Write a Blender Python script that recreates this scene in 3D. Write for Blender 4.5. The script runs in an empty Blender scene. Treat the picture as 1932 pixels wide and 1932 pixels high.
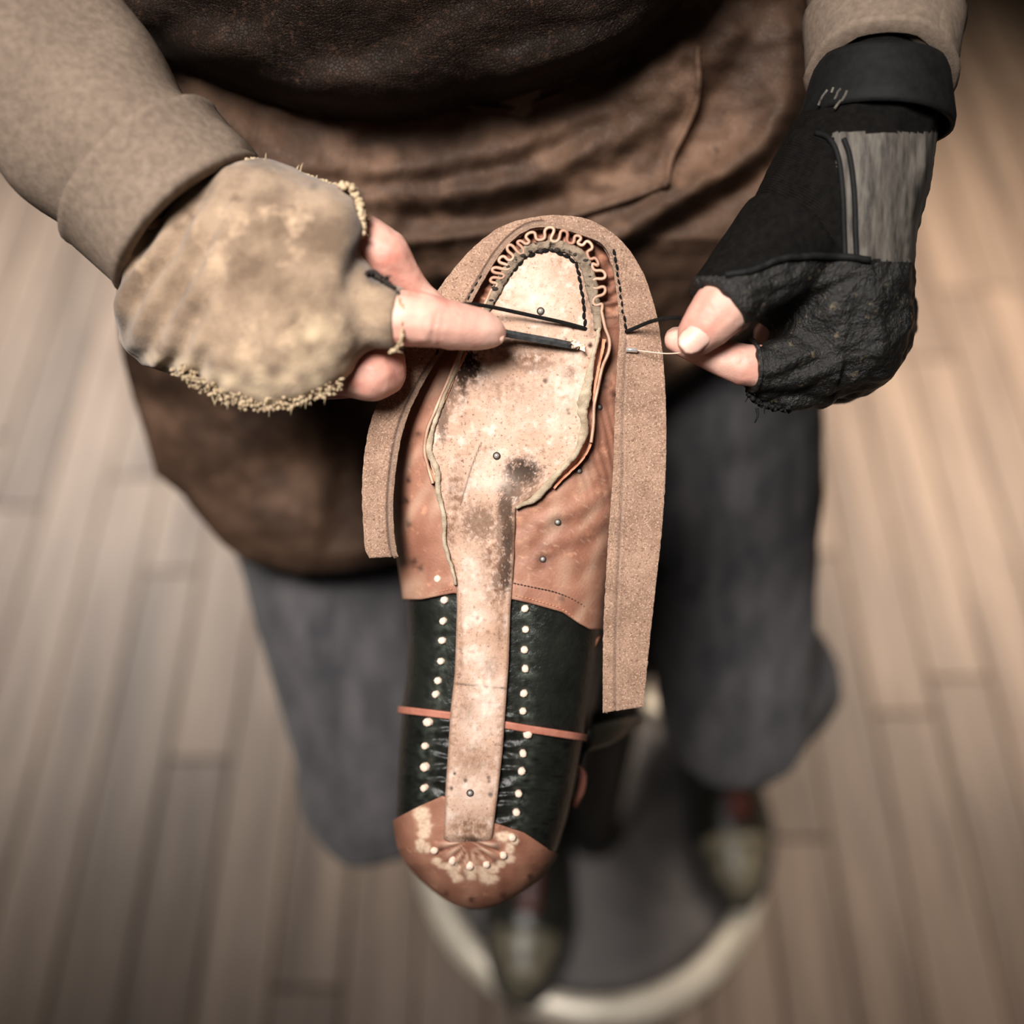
import bpy, bmesh, math, random
import numpy as np
from mathutils import Vector, Matrix, noise

random.seed(7)
SC = bpy.context.scene
COL = SC.collection
rad = math.radians

# ------------------------------------------------------------------ camera
CAM_Z = 1.42
F = 2147.0                       # focal length in picture widths/1932
DEP = rad(55)
A_ = Vector((0, math.cos(DEP), -math.sin(DEP)))      # view axis
U_ = Vector((0, math.sin(DEP), math.cos(DEP)))
R_ = Vector((1, 0, 0))
C_ = Vector((0, 0, CAM_Z))
cam_d = bpy.data.cameras.new('camera')
cam = bpy.data.objects.new('camera', cam_d)
COL.objects.link(cam)
cam.location = C_
cam.rotation_euler = (rad(90) - DEP, 0, 0)
cam_d.sensor_width = 36
cam_d.lens = F / 1932 * 36
cam_d.clip_start = 0.02
cam_d.dof.use_dof = True
cam_d.dof.focus_distance = 0.500
cam_d.dof.aperture_fstop = 2.6
SC.camera = cam

# ------------------------------------------------------------------ world, lamps, exposure
w = bpy.data.worlds.new('world')
SC.world = w
w.use_nodes = True
w.node_tree.nodes['Background'].inputs[0].default_value = (1.0, 0.93, 0.86, 1)
w.node_tree.nodes['Background'].inputs[1].default_value = 0.022
SC.view_settings.view_transform = 'Standard'
SC.view_settings.look = 'None'
SC.view_settings.gamma = 1
SC.view_settings.use_curve_mapping = False
SC.view_settings.exposure = 0.0


def area(name, loc, aim, size, power, col, spread=180):
    d = bpy.data.lights.new(name, 'AREA')
    d.energy = power
    d.size = size
    d.color = col
    d.spread = rad(spread)
    o = bpy.data.objects.new(name, d)
    COL.objects.link(o)
    o.location = loc
    o.rotation_euler = (Vector(aim) - Vector(loc)).to_track_quat('-Z', 'Y').to_euler()
    return o


area('bench_lamp', (-0.32, -0.05, 2.26), (0.0, 0.38, 0.98), 0.46, 3.0, (1.0, 0.945, 0.90), 42)
area('floor_pool_left', (-1.15, 2.0, 2.3), (-0.80, 1.36, 0.0), 0.9, 17, (1.0, 0.96, 0.91), 42)  # unseen lamp added to pool light on the floor at left
area('floor_pool_right', (1.25, 1.9, 2.3), (0.85, 1.26, 0.0), 0.9, 19, (1.0, 0.84, 0.69), 42)  # warmer unseen lamp, added to brighten the floor at right


# ------------------------------------------------------------------ measuring helpers
def ray(px, py):
    return A_ + R_ * ((px - 966) / F) + U_ * ((966 - py) / F)


def P(px, py, d):
    return C_ + ray(px, py) * d


def proj(v):
    q = Vector(v) - C_
    d = q.dot(A_)
    return 966 + q.x / d * F, 966 - q.dot(U_) / d * F, d


TILT = rad(6.0)
O_ = P(966, 750, 0.500)
N_ = (-A_ * math.cos(TILT) - U_ * math.sin(TILT)).normalized()   # out of the sole
V_ = (U_ * math.cos(TILT) - A_ * math.sin(TILT)).normalized()    # heel to toe


def S(px, py, h=0.0):
    """point h metres proud of the sole plane"""
    D = ray(px, py)
    k = (O_ + N_ * h - C_).dot(N_) / D.dot(N_)
    return C_ + D * k


def spline(pts, n, closed=False):
    """Catmull-Rom resampling of tuples to n points evenly spaced in length"""
    p = np.array(pts, float)
    q = np.vstack([2 * p[0] - p[1], p, 2 * p[-1] - p[-2]])
    out = []
    for i in range(1, len(q) - 2):
        for t in np.linspace(0, 1, 24, endpoint=False):
            a, b, c, d = q[i - 1], q[i], q[i + 1], q[i + 2]
            out.append(.5 * ((2 * b) + (c - a) * t + (2 * a - 5 * b + 4 * c - d) * t * t + (3 * b - a - 3 * c + d) * t ** 3))
    out.append(p[-1])
    out = np.array(out)
    s = np.concatenate([[0], np.cumsum(np.linalg.norm(np.diff(out[:, :2], axis=0), axis=1))])
    g = np.linspace(0, s[-1], n)
    return np.array([np.interp(g, s, out[:, k]) for k in range(p.shape[1])]).T


def ns(x, y, z=0.0):
    return noise.noise(Vector((x, y, z)))


# ------------------------------------------------------------------ scene graph helpers
def tag(o, label=None, cat=None, group=None, kind=None):
    if label: o['label'] = label
    if cat: o['category'] = cat
    if group: o['group'] = group
    if kind: o['kind'] = kind
    return o


def empty(name, loc):
    o = bpy.data.objects.new(name, None)
    COL.objects.link(o)
    o.location = loc
    o.empty_display_size = .02
    return o


def world_loc(o):
    v = Vector(o.location)
    while o.parent:
        o = o.parent
        v = v + Vector(o.location)
    return v


def link(name, me, mat=None, parent=None, base=None):
    """mesh in world coordinates -> object (origin moved to `base` when given)"""
    if base is not None:
        me.transform(Matrix.Translation(-Vector(base)))
    o = bpy.data.objects.new(name, me)
    COL.objects.link(o)
    off = Vector(base) if base is not None else Vector()
    if parent is not None:
        o.parent = parent
        o.location = off - world_loc(parent)
    else:
        o.location = off
    if mat is not None:
        me.materials.clear()
        me.materials.append(mat)
    return o


def mesh(name, verts, faces, smooth=True):
    me = bpy.data.meshes.new(name)
    me.from_pydata([tuple(v) for v in verts], [], faces)
    me.update()
    if smooth:
        me.polygons.foreach_set('use_smooth', [True] * len(me.polygons))
    return me


def grid_faces(nr, nc, o=0, wrap=False):
    f = []
    for i in range(nr - 1):
        for j in range(nc if wrap else nc - 1):
            k = (j + 1) % nc
            f.append((o + i * nc + j, o + i * nc + k, o + (i + 1) * nc + k, o + (i + 1) * nc + j))
    return f


def fix_normals(me):
    bm = bmesh.new()
    bm.from_mesh(me)
    bmesh.ops.recalc_face_normals(bm, faces=bm.faces)
    bm.to_mesh(me)
    bm.free()


def colattr(me, vals, name='stain'):
    a = me.attributes.new(name, 'FLOAT_COLOR', 'POINT')
    a.data.foreach_set('color', np.array(vals, float).ravel())


def solid(o, t, off=-1):
    m = o.modifiers.new('thickness', 'SOLIDIFY')
    m.thickness = t
    m.offset = off
    return o


def tube(pts, r, n=8, flat=None):
    """verts, faces of a tube along world points; r a number or list"""
    pts = [Vector(p) for p in pts]
    vs, fs = [], []
    m = len(pts)
    up = None
    for i, p in enumerate(pts):
        t = (pts[min(i + 1, m - 1)] - pts[max(i - 1, 0)]).normalized()
        a = N_ - t * N_.dot(t)
        if a.length < 1e-3:
            a = R_ - t * R_.dot(t)
        a.normalize()
        b = t.cross(a)
        ri = r[i] if hasattr(r, '__len__') else r
        for k in range(n):
            q = 2 * math.pi * k / n
            vs.append(p + a * (math.cos(q) * ri * (flat or 1)) + b * (math.sin(q) * ri))
    fs = grid_faces(m, n, wrap=True)
    fs.append(tuple(range(n))[::-1])
    fs.append(tuple((m - 1) * n + k for k in range(n)))
    return vs, fs


class Bag:
    def __init__(s): s.v, s.f = [], []

    def add(s, v, f):
        o = len(s.v)
        s.v += [Vector(q) for q in v]
        s.f += [tuple(o + i for i in q) for q in f]

    def mesh(s, name, smooth=True):
        return mesh(name, s.v, s.f, smooth)


# ---- blobs: closed pieces that are fused into one skin by a voxel remesh
def _ico(sub):
    bm = bmesh.new()
    bmesh.ops.create_icosphere(bm, subdivisions=sub, radius=1)
    v = np.array([q.co[:] for q in bm.verts])
    f = [tuple(q.index for q in p.verts) for p in bm.faces]
    bm.free()
    return v, f


ICO = _ico(2)


def ball(bag, c, r, rot=None):
    r = np.array(r if hasattr(r, '__len__') else (r, r, r))
    v = ICO[0] * r
    if rot is not None:
        v = v @ np.array(rot).T
    bag.add([Vector(q) + Vector(c) for q in v], ICO[1])


def chain(bag, pts, rs, flat=None):
    """tapered limb through pts; flat=(axis vector, factor) squashes it"""
    for (p, q), (a, b) in zip(zip(pts, pts[1:]), zip(rs, rs[1:])):
        p, q = Vector(p), Vector(q)
        n = max(2, int((q - p).length / (min(a, b) * .22)) + 1)
        for i in range(n + 1):
            t = i / n
            ball(bag, p.lerp(q, t), a + (b - a) * t)


def frustum(bag, p, q, r0, r1, n=28, bulge=0):
    """flat ended cone piece (sleeve, glove finger)"""
    p, q = Vector(p), Vector(q)
    t = (q - p).normalized()
    a = t.orthogonal().normalized()
    b = t.cross(a)
    vs = []
    for i in range(7):
        s = i / 6
        c = p.lerp(q, s)
        r = r0 + (r1 - r0) * s + bulge * math.sin(math.pi * s)
        for k in range(n):
            g = 2 * math.pi * k / n
            vs.append(c + a * math.cos(g) * r + b * math.sin(g) * r)
    fs = grid_faces(7, n, wrap=True)
    fs.append(tuple(range(n))[::-1])
    fs.append(tuple(6 * n + k for k in range(n)))
    bag.add(vs, fs)


def fuse(bag, name, voxel, smooth=6, factor=.5):
    me = bag.mesh(name)
    o = bpy.data.objects.new(name, me)
    COL.objects.link(o)
    m = o.modifiers.new('r', 'REMESH')
    m.mode = 'VOXEL'
    m.voxel_size = voxel
    m.use_smooth_shade = True
    if smooth:
        m = o.modifiers.new('s', 'SMOOTH')
        m.iterations = smooth
        m.factor = factor
    dg = bpy.context.evaluated_depsgraph_get()
    dg.update()
    out = bpy.data.meshes.new_from_object(o.evaluated_get(dg))
    bpy.data.objects.remove(o)
    bpy.data.meshes.remove(me)
    out.name = name
    out.materials.clear()
    out.polygons.foreach_set('use_smooth', [True] * len(out.polygons))
    return out


def displace(me, fn):
    me.update()
    nv = len(me.vertices)
    co = np.empty(nv * 3)
    me.vertices.foreach_get('co', co)
    no = np.empty(nv * 3)
    me.vertex_normals.foreach_get('vector', no)
    co = co.reshape(-1, 3)
    no = no.reshape(-1, 3)
    for i in range(nv):
        co[i] += no[i] * fn(co[i], no[i])
    me.vertices.foreach_set('co', co.ravel())
    me.update()


def split_faces(me, name, test):
    """move the faces whose centre passes test() into a new mesh"""
    bm = bmesh.new()
    bm.from_mesh(me)
    b2 = bm.copy()
    bmesh.ops.delete(bm, geom=[f for f in bm.faces if test(f.calc_center_median())], context='FACES')
    bmesh.ops.delete(b2, geom=[f for f in b2.faces if not test(f.calc_center_median())], context='FACES')
    out = bpy.data.meshes.new(name)
    b2.to_mesh(out)
    bm.to_mesh(me)
    bm.free()
    b2.free()
    return out


# ------------------------------------------------------------------ materials
def M(name, c1, c2, scale=40, lo=.35, hi=.65, detail=6, rough=.6, rvar=.0, bump=.15, bscale=600, bdist=.001,
      spec=.3, speck=None, stain=None, stain2=None, stain3=None, stretch=(1, 1, 1), coat=0, sss=0, sheen=0, rand=None,
      wave=None, metal=0, vor=None):
    m = bpy.data.materials.new(name)
    m.use_nodes = True
    nt = m.node_tree
    N, L = nt.nodes, nt.links
    bs = N['Principled BSDF']
    tc = N.new('ShaderNodeTexCoord')
    mp = N.new('ShaderNodeMapping')
    mp.inputs['Scale'].default_value = stretch
    L.new(tc.outputs['Object'], mp.inputs[0])
    src = mp.outputs[0]
    if rand:
        oi = N.new('ShaderNodeObjectInfo')
        ad = N.new('ShaderNodeVectorMath')
        ad.operation = 'ADD'
        sc = N.new('ShaderNodeVectorMath')
        sc.operation = 'SCALE'
        cb = N.new('ShaderNodeCombineXYZ')
        for k in range(3):
            L.new(oi.outputs['Random'], cb.inputs[k])
        L.new(cb.outputs[0], sc.inputs[0])
        sc.inputs['Scale'].default_value = 37
        L.new(mp.outputs[0], ad.inputs[0])
        L.new(sc.outputs[0], ad.inputs[1])
        src = ad.outputs[0]

    def nz(s, det=detail, ro=.6):
        n = N.new('ShaderNodeTexNoise')
        n.inputs['Scale'].default_value = s
        n.inputs['Detail'].default_value = det
        n.inputs['Roughness'].default_value = ro
        L.new(src, n.inputs['Vector'])
        return n.outputs[0]

    def ramp(fac, a, ca, b, cb_):
        r = N.new('ShaderNodeValToRGB')
        r.color_ramp.elements[0].position = a
        r.color_ramp.elements[0].color = (*ca, 1) if len(ca) == 3 else ca
        r.color_ramp.elements[1].position = b
        r.color_ramp.elements[1].color = (*cb_, 1) if len(cb_) == 3 else cb_
        L.new(fac, r.inputs[0])
        return r.outputs[0]

    def mix(fac, a, b, mode='MIX'):
        x = N.new('ShaderNodeMix')
        x.data_type = 'RGBA'
        x.blend_type = mode
        if hasattr(fac, 'default_value') or hasattr(fac, 'is_linked'):
            L.new(fac, x.inputs[0])
        else:
            x.inputs[0].default_value = fac
        for k, q in ((6, a), (7, b)):
            if isinstance(q, (tuple, list)):
                x.inputs[k].default_value = (*q, 1)
            else:
                L.new(q, x.inputs[k])
        return x.outputs[2]

    col = ramp(nz(scale), lo, c1, hi, c2)
    if rand:
        hs = N.new('ShaderNodeHueSaturation')
        mr = N.new('ShaderNodeMapRange')
        mr.inputs['To Min'].default_value = 1 - rand
        mr.inputs['To Max'].default_value = 1 + rand
        L.new(oi.outputs['Random'], mr.inputs['Value'])
        L.new(mr.outputs[0], hs.inputs['Value'])
        L.new(col, hs.inputs['Color'])
        col = hs.outputs[0]
    for sp in (speck or []):
        c, s, a, b = sp
        col = mix(ramp(nz(s, 3), a, (0, 0, 0), b, (1, 1, 1)), col, c)
    if stain:
        at = N.new('ShaderNodeAttribute')
        at.attribute_name = 'stain'
        sep = N.new('ShaderNodeSeparateColor')
        L.new(at.outputs['Color'], sep.inputs[0])
        for k, c in enumerate((stain, stain2, stain3)):
            if c:
                col = mix(sep.outputs[k], col, c)
    L.new(col, bs.inputs['Base Color'])
    bs.inputs['Roughness'].default_value = rough
    if rvar:
        mr = N.new('ShaderNodeMapRange')
        mr.inputs['To Min'].default_value = rough - rvar
        mr.inputs['To Max'].default_value = rough + rvar
        L.new(nz(scale * 2.3), mr.inputs['Value'])
        L.new(mr.outputs[0], bs.inputs['Roughness'])
    bs.inputs['Specular IOR Level'].default_value = spec
    bs.inputs['Metallic'].default_value = metal
    bs.inputs['Coat Weight'].default_value = coat
    bs.inputs['Coat Roughness'].default_value = .25
    if sheen:
        bs.inputs['Sheen Weight'].default_value = sheen
        bs.inputs['Sheen Roughness'].default_value = .6
    if sss:
        bs.inputs['Subsurface Weight'].default_value = sss
        bs.inputs['Subsurface Radius'].default_value = (.006, .002, .001)
        bs.inputs['Subsurface Scale'].default_value = .6
    hgt = None
    if bump:
        hgt = nz(bscale, 5, .65)
    if vor:
        v = N.new('ShaderNodeTexVoronoi')
        v.feature = 'DISTANCE_TO_EDGE'
        v.inputs['Scale'].default_value = vor
        L.new(src, v.inputs['Vector'])
        r = ramp(v.outputs['Distance'], 0, (0, 0, 0), .12, (1, 1, 1))
        hgt = mix(.5, hgt, r) if hgt else r
    if wave:
        wv = N.new('ShaderNodeTexWave')
        wv.inputs['Scale'].default_value = wave[0]
        wv.inputs['Distortion'].default_value = wave[1]
        wv.bands_direction = wave[2]
        L.new(src, wv.inputs['Vector'])
        hgt = mix(.6, hgt, wv.outputs[0]) if hgt else wv.outputs[0]
    if hgt:
        b = N.new('ShaderNodeBump')
        b.inputs['Strength'].default_value = bump
        b.inputs['Distance'].default_value = bdist
        L.new(hgt, b.inputs['Height'])
        L.new(b.outputs[0], bs.inputs['Normal'])
    return m


def s2l(r, g, b):
    return tuple(((c / 255 + .055) / 1.055) ** 2.4 if c > 10 else c / 255 / 12.92 for c in (r, g, b))


MT = dict(
    insole=M('pale_insole_leather', s2l(214, 182, 162), s2l(190, 154, 131), 42, rough=.8, bump=.6, bscale=1600, bdist=.0006, spec=.15,
             speck=[(s2l(120, 92, 74), 800, .57, .72), (s2l(228, 204, 188), 160, .52, .72), (s2l(150, 120, 98), 230, .58, .78)],
             stain=s2l(46, 34, 28), stain2=s2l(128, 96, 76), stain3=s2l(232, 210, 194)),
    rib=M('cream_cut_leather', s2l(196, 180, 156), s2l(152, 134, 112), 160, rough=.85, bump=.6, bscale=1500, spec=.1),
    ribtoe=M('greyed_cut_leather', s2l(160, 142, 122), s2l(112, 98, 84), 250, rough=.85, bump=.7, bscale=1500, spec=.1,
             speck=[(s2l(44, 38, 33), 330, .56, .68)]),
    vamp=M('tan_vamp_leather', s2l(170, 123, 101), s2l(144, 98, 79), 45, rough=.5, rvar=.08, bump=.4, bscale=900, bdist=.0008, spec=.35,
           speck=[(s2l(205, 150, 120), 160, .58, .8)], stain=s2l(58, 40, 34), stain2=s2l(122, 76, 58), stain3=s2l(232, 204, 176)),
    vampedge=M('fresh_cut_tan_edge', s2l(206, 150, 118), s2l(176, 116, 88), 300, rough=.7, bump=.4, bscale=1500, spec=.2),
    welt=M('suede_welt_leather', s2l(174, 140, 117), s2l(144, 113, 92), 90, rough=.95, bump=.9, bscale=1500, bdist=.0009, spec=.08,
           speck=[(s2l(206, 171, 147), 1300, .53, .66), (s2l(116, 86, 70), 1000, .54, .68)], stain=s2l(66, 46, 36), stain2=s2l(120, 98, 80), sheen=.2),
    green=M('dark_green_leather', (.0085, .0090, .0076), (.0150, .0162, .0136), 60, rough=.30, rvar=.08, bump=.5, bscale=320, bdist=.0012, spec=.45,
            stain=s2l(74, 82, 72), stain2=(.004, .004, .004)),
    strap=M('salmon_tan_strip', s2l(188, 126, 107), s2l(166, 104, 86), 120, rough=.5, bump=.2, spec=.3),
    peg=M('pale_wood_peg', s2l(244, 222, 204), s2l(222, 194, 170), 300, rough=.7, bump=.2, spec=.2),
    steel=M('worn_steel', (.52, .49, .45), (.30, .28, .25), 400, rough=.35, bump=.1, metal=.35, spec=.6),
    ring=M('nail_rust_ring', (.02, .015, .012), (.04, .03, .025), 400, rough=.8),
    black=M('black_waxed_thread', (.006, .006, .006), (.013, .012, .011), 900, rough=.7, bump=.8, bscale=2500, spec=.15),
    blade=M('blackened_steel', (.09, .095, .095), (.03, .03, .03), 260, rough=.35, bump=.1, metal=.3, spec=.6),
    silver=M('bright_metal', (.9, .88, .85), (.75, .73, .7), 200, rough=.2, bump=0, metal=.7),
    nylon=M('pale_nylon', s2l(235, 205, 185), s2l(225, 190, 170), 200, rough=.3, bump=0, spec=.5),
    crumb=M('leather_crumbs', s2l(245, 228, 206), s2l(220, 190, 160), 600, rough=.9, bump=.3),
    wood=M('turned_wood', (.22, .11, .05), (.12, .06, .03), 40, stretch=(1, 1, 6), rough=.4),
    skin=M('skin', s2l(226, 182, 164), s2l(206, 148, 132), 42, rough=.45, bump=.35, bscale=900, bdist=.0006, spec=.4, sss=.25,
           speck=[(s2l(205, 128, 112), 70, .55, .75)]),
    nail=M('fingernail', s2l(228, 186, 170), s2l(216, 166, 150), 60, rough=.38, bump=.05, spec=.5, sss=.2),
    glove=M('tan_suede_glove', s2l(160, 137, 114), s2l(108, 89, 72), 40, rough=.85, bump=.5, bscale=900, spec=.12, sheen=.2,
            speck=[(s2l(92, 72, 56), 60, .6, .78), (s2l(205, 176, 146), 50, .56, .78)], stain=s2l(48, 38, 30), stain2=s2l(214, 190, 156)),
    fray=M('frayed_cream_threads', s2l(200, 180, 148), s2l(160, 138, 110), 300, rough=.9, bump=.3),
    knit=M('black_knit', (.0035, .003, .0027), (.007, .0062, .0055), 300, rough=.85, bump=.5, bscale=900, spec=.08, wave=(330, 1.5, 'DIAGONAL')),
    bleather=M('worn_black_leather', (.004, .0035, .003), (.011, .010, .008), 120, rough=.45, rvar=.12, bump=.9, bscale=350, bdist=.002, spec=.5,
               speck=[(s2l(96, 84, 64), 260, .62, .76)]),
    strapblack=M('black_wrist_strap', (.004, .004, .004), (.008, .008, .008), 200, rough=.7, bump=.2, spec=.2),
    greypanel=M('grey_side_panel', s2l(104, 98, 90), s2l(52, 48, 44), 50, stretch=(6, 1, 1), rough=.7, bump=.3),
    apron=M('brown_apron_leather', s2l(100, 75, 58), s2l(64, 47, 36), 16, rough=.62, rvar=.08, bump=.5, bscale=420, bdist=.0010, spec=.28,
            speck=[(s2l(134, 104, 84), 22, .52, .8), (s2l(52, 38, 30), 150, .6, .8)], vor=520),
    bib=M('shaded_bib_leather', s2l(40, 29, 22), s2l(22, 15, 11), 20, rough=.6, rvar=.1, bump=.7, bscale=260, bdist=.0010, spec=.16, vor=620,  # darker than the apron: shade of chest and head painted in
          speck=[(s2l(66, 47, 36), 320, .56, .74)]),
    shirt=M('tan_work_shirt', s2l(132, 116, 102), s2l(112, 98, 86), 300, rough=.95, bump=.3, bscale=1200, spec=.1),
    denim=M('faded_grey_denim', s2l(98, 95, 96), s2l(66, 65, 68), 60, stretch=(1, .35, .35), rough=.9, bump=.4, bscale=900, spec=.1,
            speck=[(s2l(120, 117, 118), 9, .52, .8), (s2l(54, 54, 58), 8, .58, .85)], sheen=.1),
    bootdark=M('dark_boot_leather', (.012, .013, .010), (.025, .026, .02), 40, rough=.3, bump=.2, spec=.5),
    boottoe=M('highlit_toe_leather', s2l(140, 132, 112), s2l(70, 66, 54), 60, rough=.35, bump=.2, spec=.5),  # pale tone paints the light catching the boot toes
    bootbrown=M('red_brown_boot_leather', s2l(92, 44, 34), s2l(60, 30, 24), 40, rough=.4, bump=.2, spec=.4),
    rubber=M('black_rubber', (.012, .011, .01), (.02, .019, .018), 60, rough=.7, bump=.2),
    plate=M('grey_base_plate', s2l(92, 86, 84), s2l(66, 62, 60), 14, rough=.5, bump=.1, metal=.2, spec=.4),
    rim=M('pale_metal_rim', s2l(226, 216, 198), s2l(196, 186, 168), 20, rough=.35, bump=.1, metal=.2, spec=.5),
    column=M('dark_steel_column', (.03, .028, .026), (.05, .045, .04), 20, rough=.4, bump=0, metal=.6),
    vinyl=M('dark_seat_vinyl', (.02, .017, .015), (.03, .026, .022), 30, rough=.5, bump=.2),
    plank=M('worn_oak_plank', s2l(112, 96, 83), s2l(72, 58, 48), 6, stretch=(9, .5, 1), rough=.5, bump=.2, bscale=60, spec=.3, rand=.22,
            speck=[(s2l(134, 116, 100), 3, .5, .75), (s2l(60, 47, 39), 5, .58, .8)]),
    joint=M('dark_floor_joint', s2l(70, 57, 47), s2l(58, 46, 38), 10, rough=.9, bump=0),
    plaster=M('warm_plaster', s2l(120, 106, 94), s2l(104, 92, 82), 3, rough=.9, bump=.2, bscale=60),
    hair=M('dark_hair', (.03, .02, .015), (.06, .04, .03), 120, stretch=(1, 1, .2), rough=.6, bump=.5, bscale=300),
)

# ================================================================== THE ROOM
def box(name, lo, hi, mat, parent=None, kind=None):
    x0, y0, z0 = lo
    x1, y1, z1 = hi
    v = [(x0, y0, z0), (x1, y0, z0), (x1, y1, z0), (x0, y1, z0), (x0, y0, z1), (x1, y0, z1), (x1, y1, z1), (x0, y1, z1)]
    f = [(3, 2, 1, 0), (4, 5, 6, 7), (0, 1, 5, 4), (1, 2, 6, 5), (2, 3, 7, 6), (3, 0, 4, 7)]
    o = link(name, mesh(name, v, f, False), mat, parent)
    if kind: o['kind'] = kind
    return o


floor = box('floor', (-3, -2, -.12), (3, 3.6, -.012), MT['joint'], kind='structure')
tag(floor, 'worn brown plank floor far below the boot, boards running away from the camera')
box('wall_back', (-3, 3.6, -.12), (3, 3.72, 2.8), MT['plaster'], kind='structure')['label'] = 'plain warm plaster wall behind the seated person'


def plank_mesh(wd, ln):
    b = .002
    v, f = [], []
    for (i, z) in ((0, -.014), (0, -b), (b, 0)):
        v += [(i, i, z), (wd - i, i, z), (wd - i, ln - i, z), (i, ln - i, z)]
    f = [(8, 9, 10, 11)]
    for k in (0, 4):
        for j in range(4):
            f.append((k + j, k + (j + 1) % 4, k + 4 + (j + 1) % 4, k + 4 + j))
    me = mesh('plank', v, f, False)
    me.materials.append(MT['plank'])
    return me


PW = .086
pm = {l: plank_mesh(PW - .002, l - .002) for l in (.9, 1.2, 1.5)}
x = -2.95
while x < 2.85:
    y = -.6 - random.random() * .9
    while y < 3.55:
        l = random.choice((.9, 1.2, 1.5))
        if y + l > 3.55:
            l = .9
            if y + l > 3.6: break
        o = bpy.data.objects.new('plank', pm[l])
        COL.objects.link(o)
        o.location = (x, y, 0)
        o.parent = floor
        y += l
    x += PW

# ================================================================== THE STOOL
DC = Vector((.10, .485, 0))
stool = empty('stool', DC)
tag(stool, 'round based stool with grey foot plate and pale rim under the dark boots', 'stool')


def lathe(prof, n=64, c=(0, 0, 0)):
    vs = []
    for r, z in prof:
        for k in range(n):
            a = 2 * math.pi * k / n
            vs.append((c[0] + r * math.cos(a), c[1] + r * math.sin(a), c[2] + z))
    return vs, grid_faces(len(prof), n, wrap=True)


def lathed(name, prof, mat, parent, c, n=64):
    v, f = lathe(prof, n, c)
    me = mesh(name, v, f)
    fix_normals(me)
    return link(name, me, mat, parent)


lathed('base_plate', [(.001, .0), (.186, .0), (.188, .002), (.188, .020), (.17, .022), (.05, .030), (.034, .034), (.001, .034)], MT['plate'], stool, DC)
lathed('base_rim', [(.189, 0), (.216, 0), (.223, .006), (.222, .014), (.214, .021), (.198, .024), (.189, .023), (.189, 0)], MT['rim'], stool, DC)
lathed('column', [(.001, .03), (.034, .03), (.034, .06), (.028, .065), (.028, .5), (.034, .505), (.034, .692), (.001, .692)], MT['column'], stool, DC)
lathed('seat', [(.001, .69), (.12, .69), (.136, .70), (.142, .72), (.136, .745), (.11, .757), (.001, .76)], MT['vinyl'], stool, DC + Vector((-.04, .125, 0)))

# ================================================================== THE BOOT BEING MADE
BOOT = empty('work_boot', S(905, 1450, -.30))
tag(BOOT, 'upside-down half-made boot with pale insole, tan vamp and dark green quarters on the lap', 'boot')

_py = [428, 434, 445, 460, 480, 520, 600, 700, 800, 900, 1000, 1050, 1100, 1130, 1200, 1280, 1340, 1400, 1480, 1540, 1600, 1630, 1660, 1680, 1695, 1706, 1713, 1716]
_xl = [1022, 990, 955, 930, 908, 882, 834, 770, 746, 740, 748, 755, 762, 766, 770, 766, 757, 752, 748, 746, 756, 772, 800, 822, 842, 860, 880, 893]
_xr = [1036, 1072, 1115, 1148, 1176, 1194, 1206, 1204, 1192, 1176, 1158, 1152, 1144, 1140, 1130, 1118, 1108, 1100, 1085, 1072, 1053, 1036, 1010, 985, 960, 938, 915, 900]
DTOP, DBOT = .036, .050


def htop(py):
    if py > 1575:
        t = min(1, (py - 1575) / 141)
        return -.004 - .033 * (1 - math.sqrt(max(0, 1 - t * t)))
    if py < 480:
        t = min(1, (480 - py) / 54)
        return -.0035 - .008 * (1 - math.sqrt(max(0, 1 - t * t)))
    return -.0040 if py > 620 else -.0035


def bsec(py, phi, off=0.0):
    """point of the boot body: px, py, h"""
    xl, xr = np.interp(py, _py, _xl), np.interp(py, _py, _xr)
    c, wd = (xl + xr) / 2, (xr - xl) / 2
    s, co = math.sin(phi), math.cos(phi)
    p = .74
    k = min(1, wd / 120)
    q = .62
    xx = c + (wd + off / .00024) * math.copysign(abs(s) ** p, s)
    ht = htop(py) + off
    if abs(phi) <= math.pi / 2:
        end = .036 * k + .004
        # waist slopes away on the inner (right) arch
        h = ht - end * (1 - abs(co) ** q)
    else:
        h = ht - (.036 * k + .004) - DBOT * (.35 + .65 * k) * abs(co) ** q
    return xx, py, h


def hat(px, py):
    """height of the boot body at a picture point"""
    xl, xr = np.interp(py, _py, _xl), np.interp(py, _py, _xr)
    c, wd = (xl + xr) / 2, (xr - xl) / 2
    s = max(-1, min(1, (px - c) / wd))
    s = math.copysign(abs(s) ** (1 / .74), s)
    return bsec(py, math.asin(s))[2]


def patch(name, py0, py1, ph0, ph1, nr, nc, off, mat, stain=None, relief=None, thick=.0016, parent=None):
    """skin of the boot between two edge curves py0(px), py1(px)"""
    vs, st = [], []
    for i in range(nr):
        for j in range(nc):
            phi = ph0 + (ph1 - ph0) * j / (nc - 1)
            a, b = py0(bsec(py0(0, phi), phi)[0], phi), py1(bsec(py1(0, phi), phi)[0], phi)
            py = a + (b - a) * i / (nr - 1)
            x_, y_, h = bsec(py, phi, off)
            if relief: h += relief(x_, y_, phi)
            vs.append(S(x_, y_, h))
            if stain: st.append((*stain(x_, y_), 1))
    me = mesh(name, vs, grid_faces(nr, nc))
    fix_normals(me)
    if stain: colattr(me, st)
    o = link(name, me, mat, parent or BOOT)
    # normals must look outwards
    c = S(950, 1000, -.04)
    k = me.polygons[len(me.polygons) // 2]
    if k.normal.dot(k.center - c) < 0: me.flip_normals()
    return solid(o, thick)


def edge(xs, ys, dflt):
    def fn(px, phi):
        if px == 0: return dflt
        return float(np.interp(px, xs, ys))
    return fn


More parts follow.
